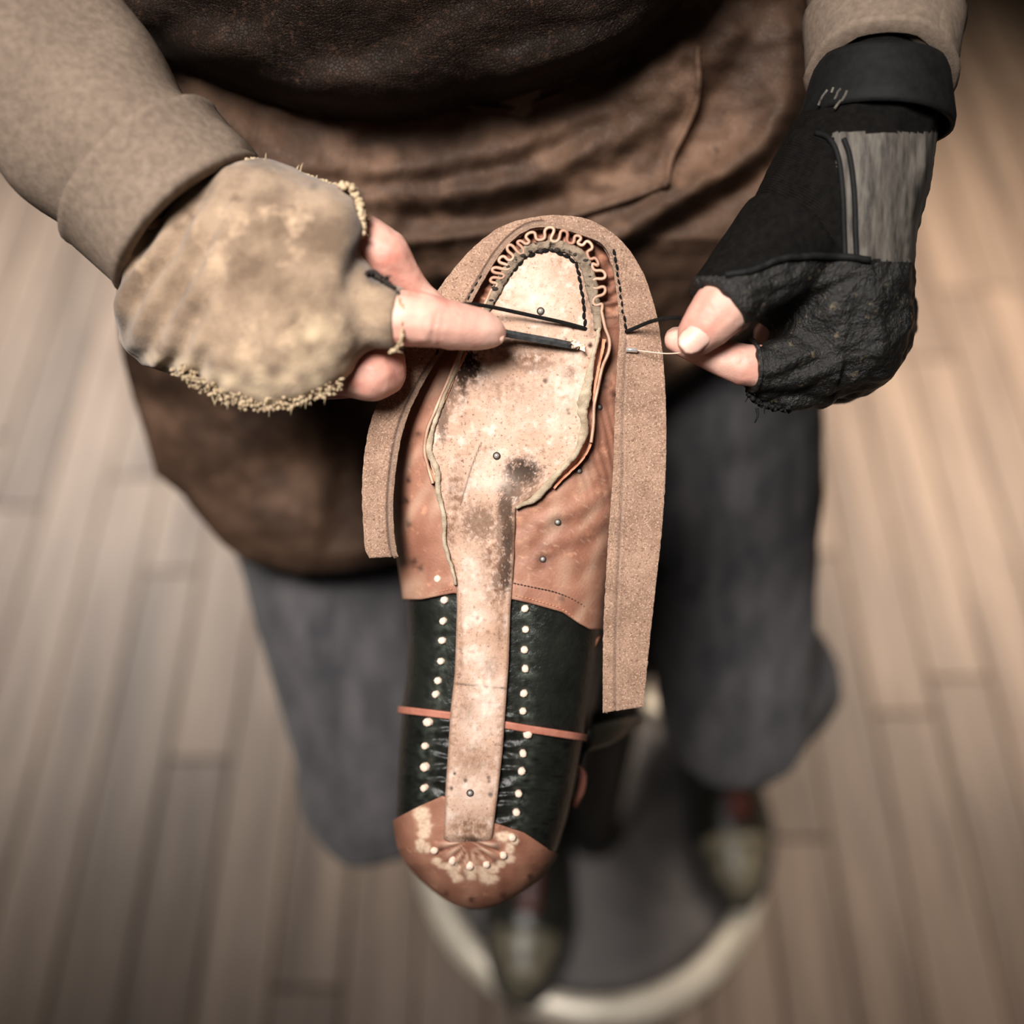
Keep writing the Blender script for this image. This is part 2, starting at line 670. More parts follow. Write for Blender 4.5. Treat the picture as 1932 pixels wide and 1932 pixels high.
VB = edge([700, 765, 800, 858, 965, 1010, 1060, 1095, 1115, 1140, 1200], [1130, 1131, 1131, 1119, 1130, 1141, 1155, 1177, 1187, 1189, 1180], 1130)
CB = edge([700, 745, 790, 835, 930, 990, 1050, 1100], [1560, 1550, 1524, 1502, 1553, 1572, 1606, 1625], 1550)

VN = [(1130, 768), (1092, 888), (1052, 985), (1024, 1055)]
VDARK = [(1141, 648, 5), (1113, 652, 5), (1140, 720, 6), (1112, 868, 7), (1060, 1130, 5), (770, 905, 6), (770, 988, 6), (780, 1060, 9), (793, 1072, 6), (1140, 730, 5), (765, 945, 7), (790, 820, 6),
         (1118, 450, 5), (996, 440, 8), (1160, 745, 7)]


def vamp_stain(px, py):
    d = 0
    for x_, y_ in VN:
        r = math.hypot((px - x_) * .8, py - y_)
        d = max(d, .75 * math.exp(-(r / 13) ** 2))
        # pull marks around each tack
        d = max(d, .5 * math.exp(-((py - y_ + .7 * (px - x_ - 10)) / 6) ** 2) * math.exp(-((px - x_ - 8) / 26) ** 2))
    for x_, y_, r_ in VDARK:
        r = math.hypot(px - x_, py - y_) + 4 * ns(px * .15, py * .15)
        d = max(d, .9 * math.exp(-(r / r_) ** 2))
    b = .45 * max(0, min(1, .2 + 1.6 * ns(px * .02, py * .02, 5)))
    b = max(b, .85 * math.exp(-((px - 1010) / 40) ** 2 - ((py - 1030) / 60) ** 2) * (.6 + ns(px * .05, py * .05)))
    if py < 560: b = max(b, .3 + .5 * ns(px * .08, py * .08, 8))
    p = .25 * max(0, ns(px * .035 + py * .02, py * .01 - px * .006, 9)) * 1.6
    fib = ns((px + py) * .05, (py - px * .4) * .25, 3)
    p = max(p, max(0, fib - .3) * .8 if px > 970 and 900 < py < 1110 else 0)
    return min(1, d), min(1, b), min(1, p)


def vamp_relief(px, py, phi):
    r = .0004 * ns(px * .03, py * .03)
    if py < 600:                                      # radial gathers of the toe
        an = math.atan2(600 - py, px - 1030)
        r += .0011 * math.sin(an * 34 + 2.5 * ns(px * .03, py * .03)) + .0008 * ns(px * .09, py * .09)
    # stretch creases fanning to the welt
    if px > 1080 and 700 < py < 950:
        r += .00045 * math.sin((px - 1130) * .42 - (py - 800) * .09 + 2 * ns(px * .02, py * .02)) * math.exp(-((py - 830) / 90) ** 2)
    if 960 < px and py > 900:
        t = (px - 970) * .55 + (py - 960)
        r += .0006 * math.sin(t * .12 + 2 * ns(px * .012, py * .012)) * math.exp(-((py - 990) / 80) ** 2)
    if px > 960:                                     # folded hem with a step
        e = VB(px, 0) - py
        r += .0006 * (1 / (1 + math.exp((e - 32) / 2)))
    else:
        e = VB(px, 0) - py
        r += .0005 * (1 / (1 + math.exp((e - 28) / 2)))
    for x_, y_ in VN:
        q = math.hypot(px - x_, py - y_)
        r -= .0010 * math.exp(-(q / 10) ** 2)
    return r


patch('vamp', lambda px, phi: 429, VB, rad(-128), rad(128), 230, 150, .0016, MT['vamp'], vamp_stain, vamp_relief)


PEGS = [(838, 1132), (836, 1172), (834, 1208), (832, 1248), (826, 1284), (822, 1310), (807, 1362), (802, 1408), (801, 1447), (800, 1487),
        (990, 1148), (992, 1188), (989, 1226), (991, 1262), (988, 1308), (987, 1342), (995, 1385), (987, 1422), (984, 1455), (979, 1498),
        (974, 1533), (826, 1092)]
HPEGS = [(819, 1604), (950, 1614), (966, 1580), (853, 1625), (886, 1634), (918, 1631)]


def green_stain(px, py):
    g = 0
    for x_, y_ in PEGS:
        r = math.hypot(px - x_ - 3, (py - y_ - 10) * .8)
        g = max(g, (.35 + .9 * ns(px * .09, py * .09, 2)) * math.exp(-(r / 16) ** 2))
    k = 0
    if py > 1370 and (px < 850 or px > 940):
        k = max(0, ns(px * .05, py * .16, 4)) * 1.3
    return max(0, min(.8, g)), min(1, k), 0


def green_relief(px, py, phi):
    r = .0003 * ns(px * .05, py * .05)
    lo = np.interp(py, [1100, 1340, 1500, 1600], [862, 850, 842, 838])
    hi = np.interp(py, [1100, 1340, 1500, 1600], [965, 953, 940, 930])
    dd = lo - px if px < 900 else px - hi
    if 0 < dd < 60 and py > 1350:                    # lasting pleats under the heel
        r += .0011 * math.sin(py * .26 + .04 * dd + 3 * ns(px * .02, py * .03)) * math.exp(-(dd / 34) ** 2)
    for x_, y_ in PEGS:
        q = math.hypot(px - x_, py - y_)
        r -= .0005 * math.exp(-(q / 12) ** 2)
    return r


BANDC = edge([700, 755, 850, 955, 1000, 1105, 1200], [1336, 1338, 1350, 1368, 1376, 1392, 1400], 1355)
patch('front_quarter', lambda px, phi: 1085, lambda px, phi: BANDC(px, phi) + 4, rad(-150), rad(150), 90, 150, .0, MT['green'], green_stain, green_relief)
patch('rear_quarter', lambda px, phi: BANDC(px, phi) - 2, lambda px, phi: 1668, rad(-150), rad(150), 110, 150, -.0004, MT['green'], green_stain, green_relief)
patch('tan_strip', lambda px, phi: BANDC(px, phi) - 6, lambda px, phi: BANDC(px, phi) + 7, rad(-110), rad(110), 6, 110, .0016, MT['strap'], thick=.002)

GLUE = [(795, 1536, 15, 14), (800, 1556, 14, 14), (799, 1572, 12, 12), (793, 1594, 9, 14), (806, 1600, 7, 10), (824, 1625, 9, 7), (842, 1634, 14, 7), (856, 1640, 12, 14), (862, 1656, 10, 9),
        (888, 1645, 12, 15), (912, 1650, 8, 16), (924, 1658, 16, 10), (930, 1640, 12, 9), (944, 1630, 9, 7), (961, 1620, 9, 8), (951, 1578, 16, 9), (962, 1600, 8, 11), (970, 1585, 8, 9)]
CDARK = [(831, 1602, 6), (792, 1531, 5), (797, 1551, 6), (862, 1630, 5), (882, 1651, 7), (911, 1640, 6), (934, 1625, 6), (937, 1597, 7), (976, 1590, 8), (842, 1686, 6), (890, 1697, 6), (950, 1690, 8), (1001, 1655, 6), (950, 1620, 5)]


def counter_stain(px, py):
    g = d = 0
    for x_, y_, a, b in GLUE:
        r = math.hypot((px - x_) / a, (py - y_) / b) + .30 * ns(px * .13, py * .13)
        g = max(g, (.85 + .4 * ns(px * .2, py * .2, 6)) / (1 + math.exp((r - 1) * 9)))
    for x_, y_, r_ in CDARK:
        r = math.hypot(px - x_, py - y_) + 3 * ns(px * .2, py * .2)
        d = max(d, .85 * math.exp(-(r / r_) ** 2))
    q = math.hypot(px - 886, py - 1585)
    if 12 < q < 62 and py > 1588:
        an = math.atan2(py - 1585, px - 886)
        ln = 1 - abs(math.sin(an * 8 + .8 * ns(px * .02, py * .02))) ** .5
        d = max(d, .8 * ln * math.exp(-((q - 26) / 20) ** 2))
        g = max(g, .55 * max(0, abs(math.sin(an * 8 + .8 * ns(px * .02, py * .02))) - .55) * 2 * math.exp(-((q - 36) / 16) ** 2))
    b = .3 + .6 * ns(px * .03, py * .03)
    b = max(b, .8 * math.exp(-((py - 1612) / 16) ** 2 - ((px - 885) / 45) ** 2))
    return d, max(0, min(1, b)) * (1 - g), g * .95


def counter_relief(px, py, phi):
    r = .0003 * ns(px * .04, py * .04)
    q = math.hypot(px - 886, py - 1585)
    if 15 < q < 85 and py > 1590:
        an = math.atan2(py - 1585, px - 886)
        k = math.exp(-((q - 40) / 24) ** 2)
        r += .0026 * k * (abs(math.sin(an * 8 + .8 * ns(px * .02, py * .02))) ** .6 - .6)
    return r


patch('heel_counter', CB, lambda px, phi: 1716, rad(-128), rad(128), 110, 190, .0016, MT['vamp'], counter_stain, counter_relief)

# underside of the foot (towards the lap) and the shaft
def boot_closed():
    vs = []
    rows = list(np.linspace(450, 1700, 40))
    n = 40
    for py in rows:
        for k in range(n):
            vs.append(S(*bsec(py, 2 * math.pi * (k + .5) / n - math.pi, -.003)))
    f = grid_faces(len(rows), n, wrap=True)
    f += [tuple(range(n)), tuple((len(rows) - 1) * n + k for k in range(n))]
    me = mesh('upper_lining', vs, f)
    fix_normals(me)
    return link('upper_lining', me, MT['green'], BOOT)


boot_closed()
B0 = S(905, 1430, 0)


def loc(x_, y_, h):
    return B0 + R_ * x_ + V_ * y_ + N_ * h


vs = []
for i, h in enumerate(np.linspace(-.05, -.30, 26)):
    t = i / 25
    for k in range(48):
        a = 2 * math.pi * k / 48
        rx, ry = .040 + .012 * t, .050 + .012 * t
        wob = 1 + .02 * ns(3 * math.cos(a), 3 * math.sin(a), t * 6)
        vs.append(loc(.012 + .03 * t + rx * wob * math.cos(a), .0 + .03 * t + ry * wob * math.sin(a), h))
me = mesh('shaft', vs, grid_faces(26, 48, wrap=True))
fix_normals(me)
solid(link('shaft', me, MT['green'], BOOT), .003)
# pull loop with orange piping at the side of the shaft
pts = spline([tuple(loc(.052, -.010, -.06)), tuple(loc(.072, -.014, -.09)), tuple(loc(.083, -.022, -.13)), tuple(loc(.076, -.03, -.16)), tuple(loc(.058, -.034, -.17))], 24)
v, f = tube(pts, .007, 10, .35)
link('pull_loop', mesh('pull_loop', v, f), MT['bootdark'], BOOT)
pts = spline([tuple(loc(.044, -.018, -.045)), tuple(loc(.050, -.026, -.055)), tuple(loc(.050, -.036, -.06)), tuple(loc(.046, -.046, -.062))], 16)
v, f = tube(pts, .0020, 10, .6)
link('orange_piping', mesh('orange_piping', v, f), MT['strap'], BOOT)
v = [S(1132, 1198, -.03), S(1120, 1216, -.026), S(1106, 1249, -.024), S(1112, 1250, -.026), S(1122, 1228, -.027), S(1134, 1206, -.03)]
solid(link('leather_sliver', mesh('leather_sliver', v, [(0, 1, 4, 5), (1, 2, 3, 4)]), MT['vampedge'], BOOT), .0006)

# ---- insole
IL = [(463, 1005), (468, 988), (475, 978), (490, 962), (510, 948), (545, 926), (600, 900), (640, 882), (670, 866), (720, 846), (760, 831), (810, 815), (835, 808), (850, 807),
      (880, 813), (920, 823), (970, 833), (1020, 839), (1050, 848), (1075, 856), (1100, 861), (1150, 862), (1270, 858), (1340, 850), (1420, 845), (1500, 840), (1583, 837), (1592, 850)]
IR = [(463, 1052), (468, 1072), (475, 1086), (490, 1100), (510, 1112), (550, 1122), (600, 1131), (640, 1130), (690, 1119), (740, 1111), (790, 1108), (830, 1099), (870, 1075), (905, 1040),
      (930, 1012), (945, 992), (957, 973), (1050, 970), (1100, 967), (1150, 963), (1250, 960), (1350, 953), (1420, 948), (1500, 939), (1583, 928), (1592, 915)]
il = lambda y: float(np.interp(y, *zip(*IL)))
ir = lambda y: float(np.interp(y, *zip(*IR)))
DST = [(885, 690, 22, 30, 1.0), (872, 700, 10, 46, 1.0), (835, 790, 10, 40, .7), (850, 735, 12, 30, .7), (985, 892, 32, 26, .95), (965, 925, 22, 20, .85), (955, 960, 14, 34, .9), (958, 1010, 13, 50, .95),
       (952, 1075, 13, 40, .95), (905, 985, 30, 26, .55), (945, 1010, 8, 60, .6), (940, 1095, 10, 20, .7), (887, 1585, 16, 6, .9), (1035, 520, 6, 30, .0), (1010, 690, 30, 14, .35), (990, 660, 50, 12, .35),
       (892, 700, 30, 12, .5)]
BST = [(960, 740, 90, 30, .35), (1000, 680, 60, 20, .6), (1075, 705, 14, 16, .9), (860, 930, 26, 60, .6), (850, 1000, 14, 40, .8), (900, 990, 60, 40, .5), (925, 1050, 26, 60, .6), (935, 1130, 18, 40, .55), (945, 1180, 12, 50, .5),
       (925, 1265, 14, 16, .8), (880, 1340, 20, 30, .45), (868, 1230, 8, 120, .5), (890, 1430, 40, 26, .4), (890, 1560, 45, 26, .7), (895, 1100, 50, 14, .3), (1055, 520, 30, 30, .2), (1030, 620, 30, 10, .3), (1000, 935, 40, 24, .5),
       (1068, 650, 30, 6, .5), (865, 760, 30, 50, .35)]
PST = [(1010, 560, 46, 50, .6), (1060, 740, 26, 40, .7), (1045, 800, 30, 30, .4), (900, 1165, 22, 16, .9), (905, 1240, 20, 30, .6), (915, 1310, 24, 60, .9), (890, 1090, 20, 40, .6), (930, 910, 40, 20, .5), (895, 1490, 34, 30, .7), (990, 790, 60, 40, .25), (890, 1370, 20, 30, .5), (925, 870, 20, 20, .3)]
HOLES = [(1029, 719, 4.5), (1071, 774, 3), (1073, 780, 3), (879, 1473, 4), (922, 1468, 3.5), (923, 1475, 3), (926, 1500, 5), (852, 1488, 3.5), (1114, 652, 5), (1119, 588, 5), (1117, 545, 4), (1112, 565, 3.5), (1068, 640, 2), (902, 1167, 4), (858, 1460, 3)]


def insole_stain(px, py):
    n1, n2 = ns(px * .11, py * .11, 1), ns(px * .35, py * .35, 2)
    d = b = p = 0
    for x_, y_, a, c, k in DST:
        r = math.hypot((px - x_) / a, (py - y_) / c)
        d = max(d, k * max(0, min(1, 1.75 - r + 1.1 * n1 + 1.0 * n2)) * (1 if r < 2 else 0) * math.exp(-max(0, r - .7) ** 2 * 2))
    for x_, y_, a, c, k in BST:
        r = math.hypot((px - x_) / a, (py - y_) / c)
        b = max(b, k * math.exp(-r * r) * max(0, 1.05 + 1.3 * n1 + .9 * n2))
    for x_, y_, a, c, k in PST:
        r = math.hypot((px - x_) / a, (py - y_) / c)
        p = max(p, k * math.exp(-r * r) * max(0, .8 + .9 * n1))
    for x_, y_, r_ in HOLES:
        d = max(d, math.exp(-(math.hypot(px - x_, py - y_) / r_) ** 4))
    # knife crack, pen line, cut line
    cx = np.interp(py, [835, 880, 955], [908, 890, 868])
    if 835 < py < 955: d = max(d, .8 * math.exp(-((px - cx) / 1.6) ** 2))
    ly = 1290 + (px - 862) * .10
    d = max(d, .75 * math.exp(-((py - ly) / 2.0) ** 2))
    if px > 885: d = max(d, .35 * math.exp(-((py - 991) / 1.8) ** 2))
    if 958 < px < 975 and py > 880: d = max(d, .4 * math.exp(-((px - 966 + (py - 900) * .05) / 1.6) ** 2))
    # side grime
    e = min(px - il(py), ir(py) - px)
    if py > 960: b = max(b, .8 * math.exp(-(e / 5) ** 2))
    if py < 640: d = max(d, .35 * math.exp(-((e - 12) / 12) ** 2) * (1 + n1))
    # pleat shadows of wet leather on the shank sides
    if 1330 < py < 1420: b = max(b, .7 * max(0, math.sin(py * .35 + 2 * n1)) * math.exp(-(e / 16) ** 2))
    return min(1, max(0, d)), min(1, max(0, b)), min(1, max(0, p))


def insole():
    rows = np.arange(463, 1593, 2.5)
    nc = 110
    vs, st = [], []
    for y_ in rows:
        a, b = il(y_), ir(y_)
        endk = max(0, (y_ - 1570) / 23)
        for j in range(nc + 4):
            t = (j - 2) / (nc - 1)
            t = max(0, min(1, t))
            # denser sampling is not needed: even columns
            x_ = a + (b - a) * t
            e = min(t, 1 - t) * (b - a)
            h = .0004 * ns(x_ * .04, y_ * .04, 7) + .00012 * ns(x_ * .3, y_ * .3, 7) - .0010 * math.exp(-(e / 4)) - .004 * endk ** 2
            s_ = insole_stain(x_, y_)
            for hx, hy, hr in HOLES:
                h -= .0008 * math.exp(-(math.hypot(x_ - hx, y_ - hy) / hr) ** 2)
            if j in (0, nc + 3): h = -.0060
            if j in (1, nc + 2): h -= .0018
            vs.append(S(x_, y_, h))
            st.append((*s_, 1))
    me = mesh('insole', vs, grid_faces(len(rows), nc + 4))
    fix_normals(me)
    if me.polygons[len(me.polygons) // 2].normal.dot(N_) < 0: me.flip_normals()
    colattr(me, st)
    return solid(link('insole', me, MT['insole'], BOOT), .0015)


insole()


# ---- ribs standing along the edge of the insole
def ribbon(pts2, h0, h1, half, name, mat, rag=1.5, n=None):
    """upright ragged lip: pts2 = picture points, foot at h0, crest at h1"""
    n = n or max(20, int(sum(math.dist(a, b) for a, b in zip(pts2, pts2[1:])) / 4))
    p = spline([q[:2] for q in pts2], n)
    wv = np.interp(np.linspace(0, 1, n), np.linspace(0, 1, len(pts2)), [q[2] if len(q) > 2 else half for q in pts2])
    vs = []
    for i in range(n):
        t = p[min(i + 1, n - 1)] - p[max(i - 1, 0)]
        t = t / np.linalg.norm(t)
        nx = np.array([-t[1], t[0]])
        j = rag * ns(i * .35, 3.3) + rag * .8 * ns(i * 1.1, 9.1)
        k = wv[i] * (1 + .25 * ns(i * .5, 5.5))
        c = p[i] + nx * j
        hh = h1 * (1 + .3 * ns(i * .4, 2.2))
        for du, h in ((-1, h0), (-1, hh * .6), (-.6, hh), (.1, hh * 1.05), (.7, hh * .85), (1, hh * .5), (1, h0)):
            q = c + nx * k * du
            vs.append(S(q[0], q[1], h))
    f = grid_faces(n, 7)
    f += [tuple(range(7)), tuple((n - 1) * 7 + k for k in range(7))]
    me = mesh(name, vs, f)
    fix_normals(me)
    return link(name, me, mat, BOOT)


ribbon([(910, 596, 8), (930, 560, 9), (950, 522, 10), (975, 488, 10), (1002, 468, 9), (1040, 462, 8), (1075, 470, 10), (1098, 488, 11), (1112, 520, 11), (1119, 556, 11), (1126, 595, 9), (1127, 622, 7)], -.004, .0016, 9, 'toe_rib', MT['ribtoe'], 1.6)
ribbon([(1130, 618, 4), (1126, 645, 4), (1117, 680, 5), (1110, 720, 7), (1103, 752, 9), (1099, 775, 11), (1103, 800, 8), (1098, 828, 8), (1085, 858, 6), (1062, 884, 5), (1040, 908, 5), (1018, 932, 6), (1003, 944, 8), (985, 952, 6), (973, 958, 3)], -.004, .0018, 7, 'right_rib', MT['rib'], 1.6)
ribbon([(878, 640, 4), (868, 668, 4.5), (858, 700, 5), (842, 735, 5), (828, 775, 4.5), (815, 815, 4.5), (809, 845, 4.5), (815, 868, 6), (824, 885, 6), (826, 905, 5.5), (828, 935, 4.5), (836, 965, 4.5), (838, 1000, 5), (838, 1025, 4), (848, 1058, 4), (856, 1085, 3.5), (859, 1104, 3)], -.004, .0014, 5, 'left_rib', MT['rib'], 1.6)


# ---- gathered edge of the vamp round the toe
def frill():
    base = spline([(817, 912), (808, 880), (801, 848), (808, 805), (825, 765), (842, 725), (860, 685), (880, 640), (905, 592), (923, 556), (938, 522), (957, 488), (985, 458), (1012, 444), (1034, 441), (1062, 446), (1094, 453), (1112, 470), (1123, 495), (1130, 525), (1133, 555),
                   (1134, 585), (1141, 615), (1150, 640), (1149, 662), (1138, 690), (1130, 720), (1122, 760), (1120, 800), (1115, 835)], 1500)
    n = len(base)
    d = np.concatenate([[0], np.cumsum(np.linalg.norm(np.diff(base, axis=0), axis=1))])
    i0 = int(np.argmin(np.hypot(base[:, 0] - 928, base[:, 1] - 548)))
    i1 = int(np.argmin(np.hypot(base[:, 0] - 1134, base[:, 1] - 588)))
    pts = []
    ph = 0
    rr = random.Random(21)
    cyc = [(rr.uniform(15, 38), rr.uniform(5, 15.5), rr.uniform(-5, 5)) for _ in range(60)]
    for i in range(n):
        t = base[min(i + 1, n - 1)] - base[max(i - 1, 0)]
        t = t / np.linalg.norm(t)
        nx = np.array([-t[1], t[0]])
        k = max(0, min(1, (i - i0) / 30, (i1 - i) / 30))
        ci = ph / (2 * math.pi)
        c0, c1 = cyc[int(ci) % 60], cyc[(int(ci) + 1) % 60]
        fr = ci - int(ci)
        fr = fr * fr * (3 - 2 * fr)
        wl = c0[0] + (c1[0] - c0[0]) * fr
        sk = c0[2] + (c1[2] - c0[2]) * fr
        if i: ph += (d[i] - d[i - 1]) / wl * 2 * math.pi
        amp = k * (c0[1] + (c1[1] - c0[1]) * fr)
        q = base[i] + nx * (amp * math.sin(ph)) - t * (k * (wl * .105) * math.sin(2 * ph)) + nx * (k * 4 * ns(i * .02, 7.7)) + t * (k * sk * math.sin(ph))
        q = q + nx * (1 - k) * (1.8 * ns(d[i] * .02, 8.8))
        pts.append(q)
    pts = np.array(pts)
    vs, st = [], []
    for i in range(n):
        t = pts[min(i + 1, n - 1)] - pts[max(i - 1, 0)]
        t = t / max(1e-6, np.linalg.norm(t))
        nx = np.array([-t[1], t[0]])
        top = .0020 + .0006 * ns(i * .03, 6.6)
        for du, h in ((-3.6, -.008), (-3.4, top - .0012), (-1.5, top), (1.5, top), (3.4, top - .0012), (3.6, -.008)):
            q = pts[i] + nx * du
            vs.append(S(q[0], q[1], h))
            st.append((.25 if h < 0 else 0, .8 if h < 0 else .1, .55 * (abs(du) < 2) * (.7 + ns(i * .02, 5)), 1))
    f = grid_faces(n, 6)
    f += [tuple(range(6)), tuple((n - 1) * 6 + k for k in range(6))]
    me = mesh('gathered_edge', vs, f)
    fix_normals(me)
    colattr(me, st)
    return link('gathered_edge', me, MT['vamp'], BOOT)


frill()
# second cut edge of the lining along the left side
ribbon([(880, 664, 3), (862, 700, 3), (842, 745, 3.5), (822, 795, 3), (806, 840, 3), (804, 868, 3), (812, 892, 4), (822, 908, 4)], -.005, .0006, 3, 'lining_edge', MT['vampedge'], 1)
ribbon([(1140, 640, 3), (1135, 668, 2.5), (1128, 700, 2.5), (1122, 735, 2), (1119, 780, 2), (1116, 830, 2), (1102, 862, 2), (1080, 886, 2), (1060, 905, 2), (1045, 922, 2)], -.005, -.0006, 3, 'lining_edge', MT['vampedge'], .8)

# ---- welt
WELT = [((752, 1050), (697, 1053)), ((748, 1036), (689, 1036)), ((744, 1005), (686, 1000)), ((742, 950), (683, 940)), ((748, 880), (686, 870)), ((760, 815), (697, 805)), ((780, 760), (715, 755)), ((812, 700), (745, 700)),
        ((848, 645), (775, 640)), ((882, 585), (808, 575)), ((915, 525), (850, 515)), ((945, 478), (895, 465)), ((975, 447), (945, 428)), ((1008, 430), (1000, 411)), ((1050, 431), (1055, 406)),
        ((1095, 443), (1115, 416)), ((1137, 462), (1170, 452)), ((1155, 500), (1212, 512)), ((1164, 560), (1238, 590)), ((1169, 620), (1250, 665)), ((1164, 690), (1256, 750)), ((1160, 780), (1257, 850)),
        ((1157, 880), (1254, 930)), ((1150, 980), (1247, 1020)), ((1143, 1090), (1237, 1110)), ((1138, 1200), (1226, 1210)), ((1137, 1345), (1214, 1334))]


def welt_h(y_, right):
    if right: return .0010 + .0045 * max(0, min(1, (y_ - 780) / 300))
    return .0010 + .002 * max(0, min(1, (y_ - 780) / 200))


def welt():
    q = spline([(*a, *b) for a, b in WELT], 520)
    # even spacing by the mean line
    nc = 40
    vs, st = [], []
    for i in range(len(q)):
        a, b = q[i, :2], q[i, 2:]
        right = a[0] > 1030
        wd = np.linalg.norm(b - a)
        for j in range(nc + 4):
            t = max(0, min(1, (j - 2) / (nc - 1)))
            rg = 1.2 * ns(i * .25, 0 if t < .5 else 7) + .6 * ns(i * 1.2, 3 if t < .5 else 5)
            p = a + (b - a) * t
            if t in (0, 1): p = p + (b - a) / wd * rg
            e = t * wd
            h = welt_h(p[1], right) - .0022 * t * (1 if p[1] < 600 else max(0, 1 - (p[1] - 600) / 200))
            d = br = 0
            g0 = 13 if right else 11
            if right and p[1] > 462:
                g0 = np.interp(p[1], [462, 520, 620, 800, 1000, 1340], [8, 10, 15, 18, 22, 24])
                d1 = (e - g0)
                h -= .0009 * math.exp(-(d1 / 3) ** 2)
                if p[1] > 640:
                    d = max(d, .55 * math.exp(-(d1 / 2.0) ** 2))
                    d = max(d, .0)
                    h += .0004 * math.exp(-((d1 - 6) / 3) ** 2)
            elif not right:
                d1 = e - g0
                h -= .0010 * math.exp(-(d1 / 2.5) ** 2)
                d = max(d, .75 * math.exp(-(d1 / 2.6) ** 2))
                br = .5 * math.exp(-((e - 4) / 6) ** 2)
            if p[1] < 480: br = max(br, .6 * math.exp(-(e / 14) ** 2) * (.7 + ns(i * .08, j * .2)))
            h += .00015 * ns(p[0] * .2, p[1] * .2)
            if j in (1, nc + 2): h -= .0006
            if j in (0, nc + 3): h -= .0040
            vs.append(S(p[0], p[1], h))
            st.append((min(1, d), min(1, max(0, br)), 0, 1))
    me = mesh('welt', vs, grid_faces(len(q), nc + 4))
    fix_normals(me)
    if me.polygons[len(me.polygons) // 2].normal.dot(N_) < 0: me.flip_normals()
    colattr(me, st)
    return solid(link('welt', me, MT['welt'], BOOT), .0022)


welt()


# ---- stitches
def stitches(name, path, hfn, step=13, r=.0007, ln=.8, jit=1.2, mat='black'):
    bag = Bag()
    L_ = sum(math.dist(a, b) for a, b in zip(path, path[1:]))
    n = int(L_ / step)
    p = spline(path, n * 4 + 1)
    for i in range(n):
        a, b = p[i * 4], p[i * 4 + 4]
        m = (a + b) / 2
        t = (b - a) / np.linalg.norm(b - a)
        nx = np.array([-t[1], t[0]])
        a = m + (a - m) * ln + nx * random.uniform(-jit, jit) * 1.3
        b = m + (b - m) * ln + nx * random.uniform(-jit, jit)
        ps = []
        for s in np.linspace(0, 1, 6):
            q = a + (b - a) * s
            ps.append(S(q[0], q[1], hfn(q[0], q[1]) + .0006 * math.sin(math.pi * s) - .0003))
        v, f = tube(ps, [r * .6, r * 1.0, r * 1.15, r * 1.15, r * 1.0, r * .6], 7)
        bag.add(v, f)
    o = link(name, bag.mesh(name), MT[mat], BOOT)
    o['kind'] = 'stuff'
    return o


stitches('insole_stitching', [(918, 592), (930, 566), (947, 540), (962, 518), (978, 498), (992, 484), (1012, 477), (1040, 474), (1062, 479), (1080, 490), (1090, 504), (1095, 530), (1099, 556), (1101, 585), (1103, 616)], lambda a, b: .0002, 13.5, .00068, .96, 2.2)
stitches('welt_stitching', [(1157, 470), (1163, 500), (1167, 530), (1170, 560), (1175, 590), (1182, 622)], lambda a, b: .0001, 13, .00062, .92, 1.2)
stitches('welt_stitching', [(822, 672), (842, 636), (862, 604), (880, 570), (898, 540), (912, 518)], lambda a, b: -.0001, 14, .0005, .9, 1.2)
stitches('hem_stitching', [(970, 1123), (1010, 1133), (1056, 1147), (1090, 1170), (1112, 1180)], lambda a, b: hat(a, b) + .0024, 6.5, .00025, .75, .2, 'vampedge')
stitches('hem_stitching', [(968, 1100), (1000, 1107), (1050, 1118), (1090, 1136), (1120, 1158)], lambda a, b: hat(a, b) + .0022, 6.5, .00025, .75, .2, 'ring')
stitches('hem_stitching', [(772, 1123), (800, 1122), (830, 1116), (854, 1111)], lambda a, b: hat(a, b) + .0024, 6.5, .00025, .75, .2, 'vampedge')

# black needle holes in the gathered toe
bag = Bag()
for (px, py, r) in [(1053, 472, 6), (1020, 474, 5), (985, 482, 6), (1084, 480, 6), (1106, 491, 6), (1113, 499, 5), (935, 545, 7), (958, 503, 6), (946, 520, 5), (972, 490, 5), (1117, 540, 4), (1111, 522, 4), (1121, 575, 4), (928, 566, 6), (1000, 474, 4), (1038, 471, 4)]:
    ball(bag, S(px + random.uniform(-3, 3), py, .0011), (r * .00026 * random.uniform(.6, 1.1), r * .00017, r * .00017 * random.uniform(.6, 1.2)))
o = link('needle_holes', bag.mesh('needle_holes'), MT['ring'], BOOT)
o['kind'] = 'stuff'

# ---- wooden pegs and steel tacks
def peg_mesh(seed):
    rnd = random.Random(seed)
    n = 7
    prof = [(1.0, -.0015), (1.0, .0006), (.82, .0011), (.4, .00125)]
    vs = []
    rr = [1 + rnd.uniform(-.14, .14) for _ in range(n)]
    for r, z in prof:
        for k in range(n):
            a = 2 * math.pi * k / n
            vs.append((r * rr[k] * .0016 * math.cos(a), r * rr[k] * .0016 * math.sin(a), z))
    f = grid_faces(4, n, wrap=True) + [tuple(3 * n + k for k in range(n))]
    me = mesh('peg', vs, f)
    me.materials.append(MT['peg'])
    return me


pegm = [peg_mesh(i) for i in range(4)]


def snorm(px, py):
    e = 6
    a = S(px + e, py, hat(px + e, py)) - S(px - e, py, hat(px - e, py))
    b = S(px, py + e, hat(px, py + e)) - S(px, py - e, hat(px, py - e))
    n = a.cross(b).normalized()
    return n if n.dot(N_) > 0 else -n


def put(name, me, px, py, h, nrm, sc=1.0):
    o = bpy.data.objects.new(name, me)
    COL.objects.link(o)
    o.parent = BOOT
    o.location = S(px, py, h) - BOOT.location
    o.rotation_euler = nrm.to_track_quat('Z', 'Y').to_euler()
    o.scale = (sc,) * 3
    return o


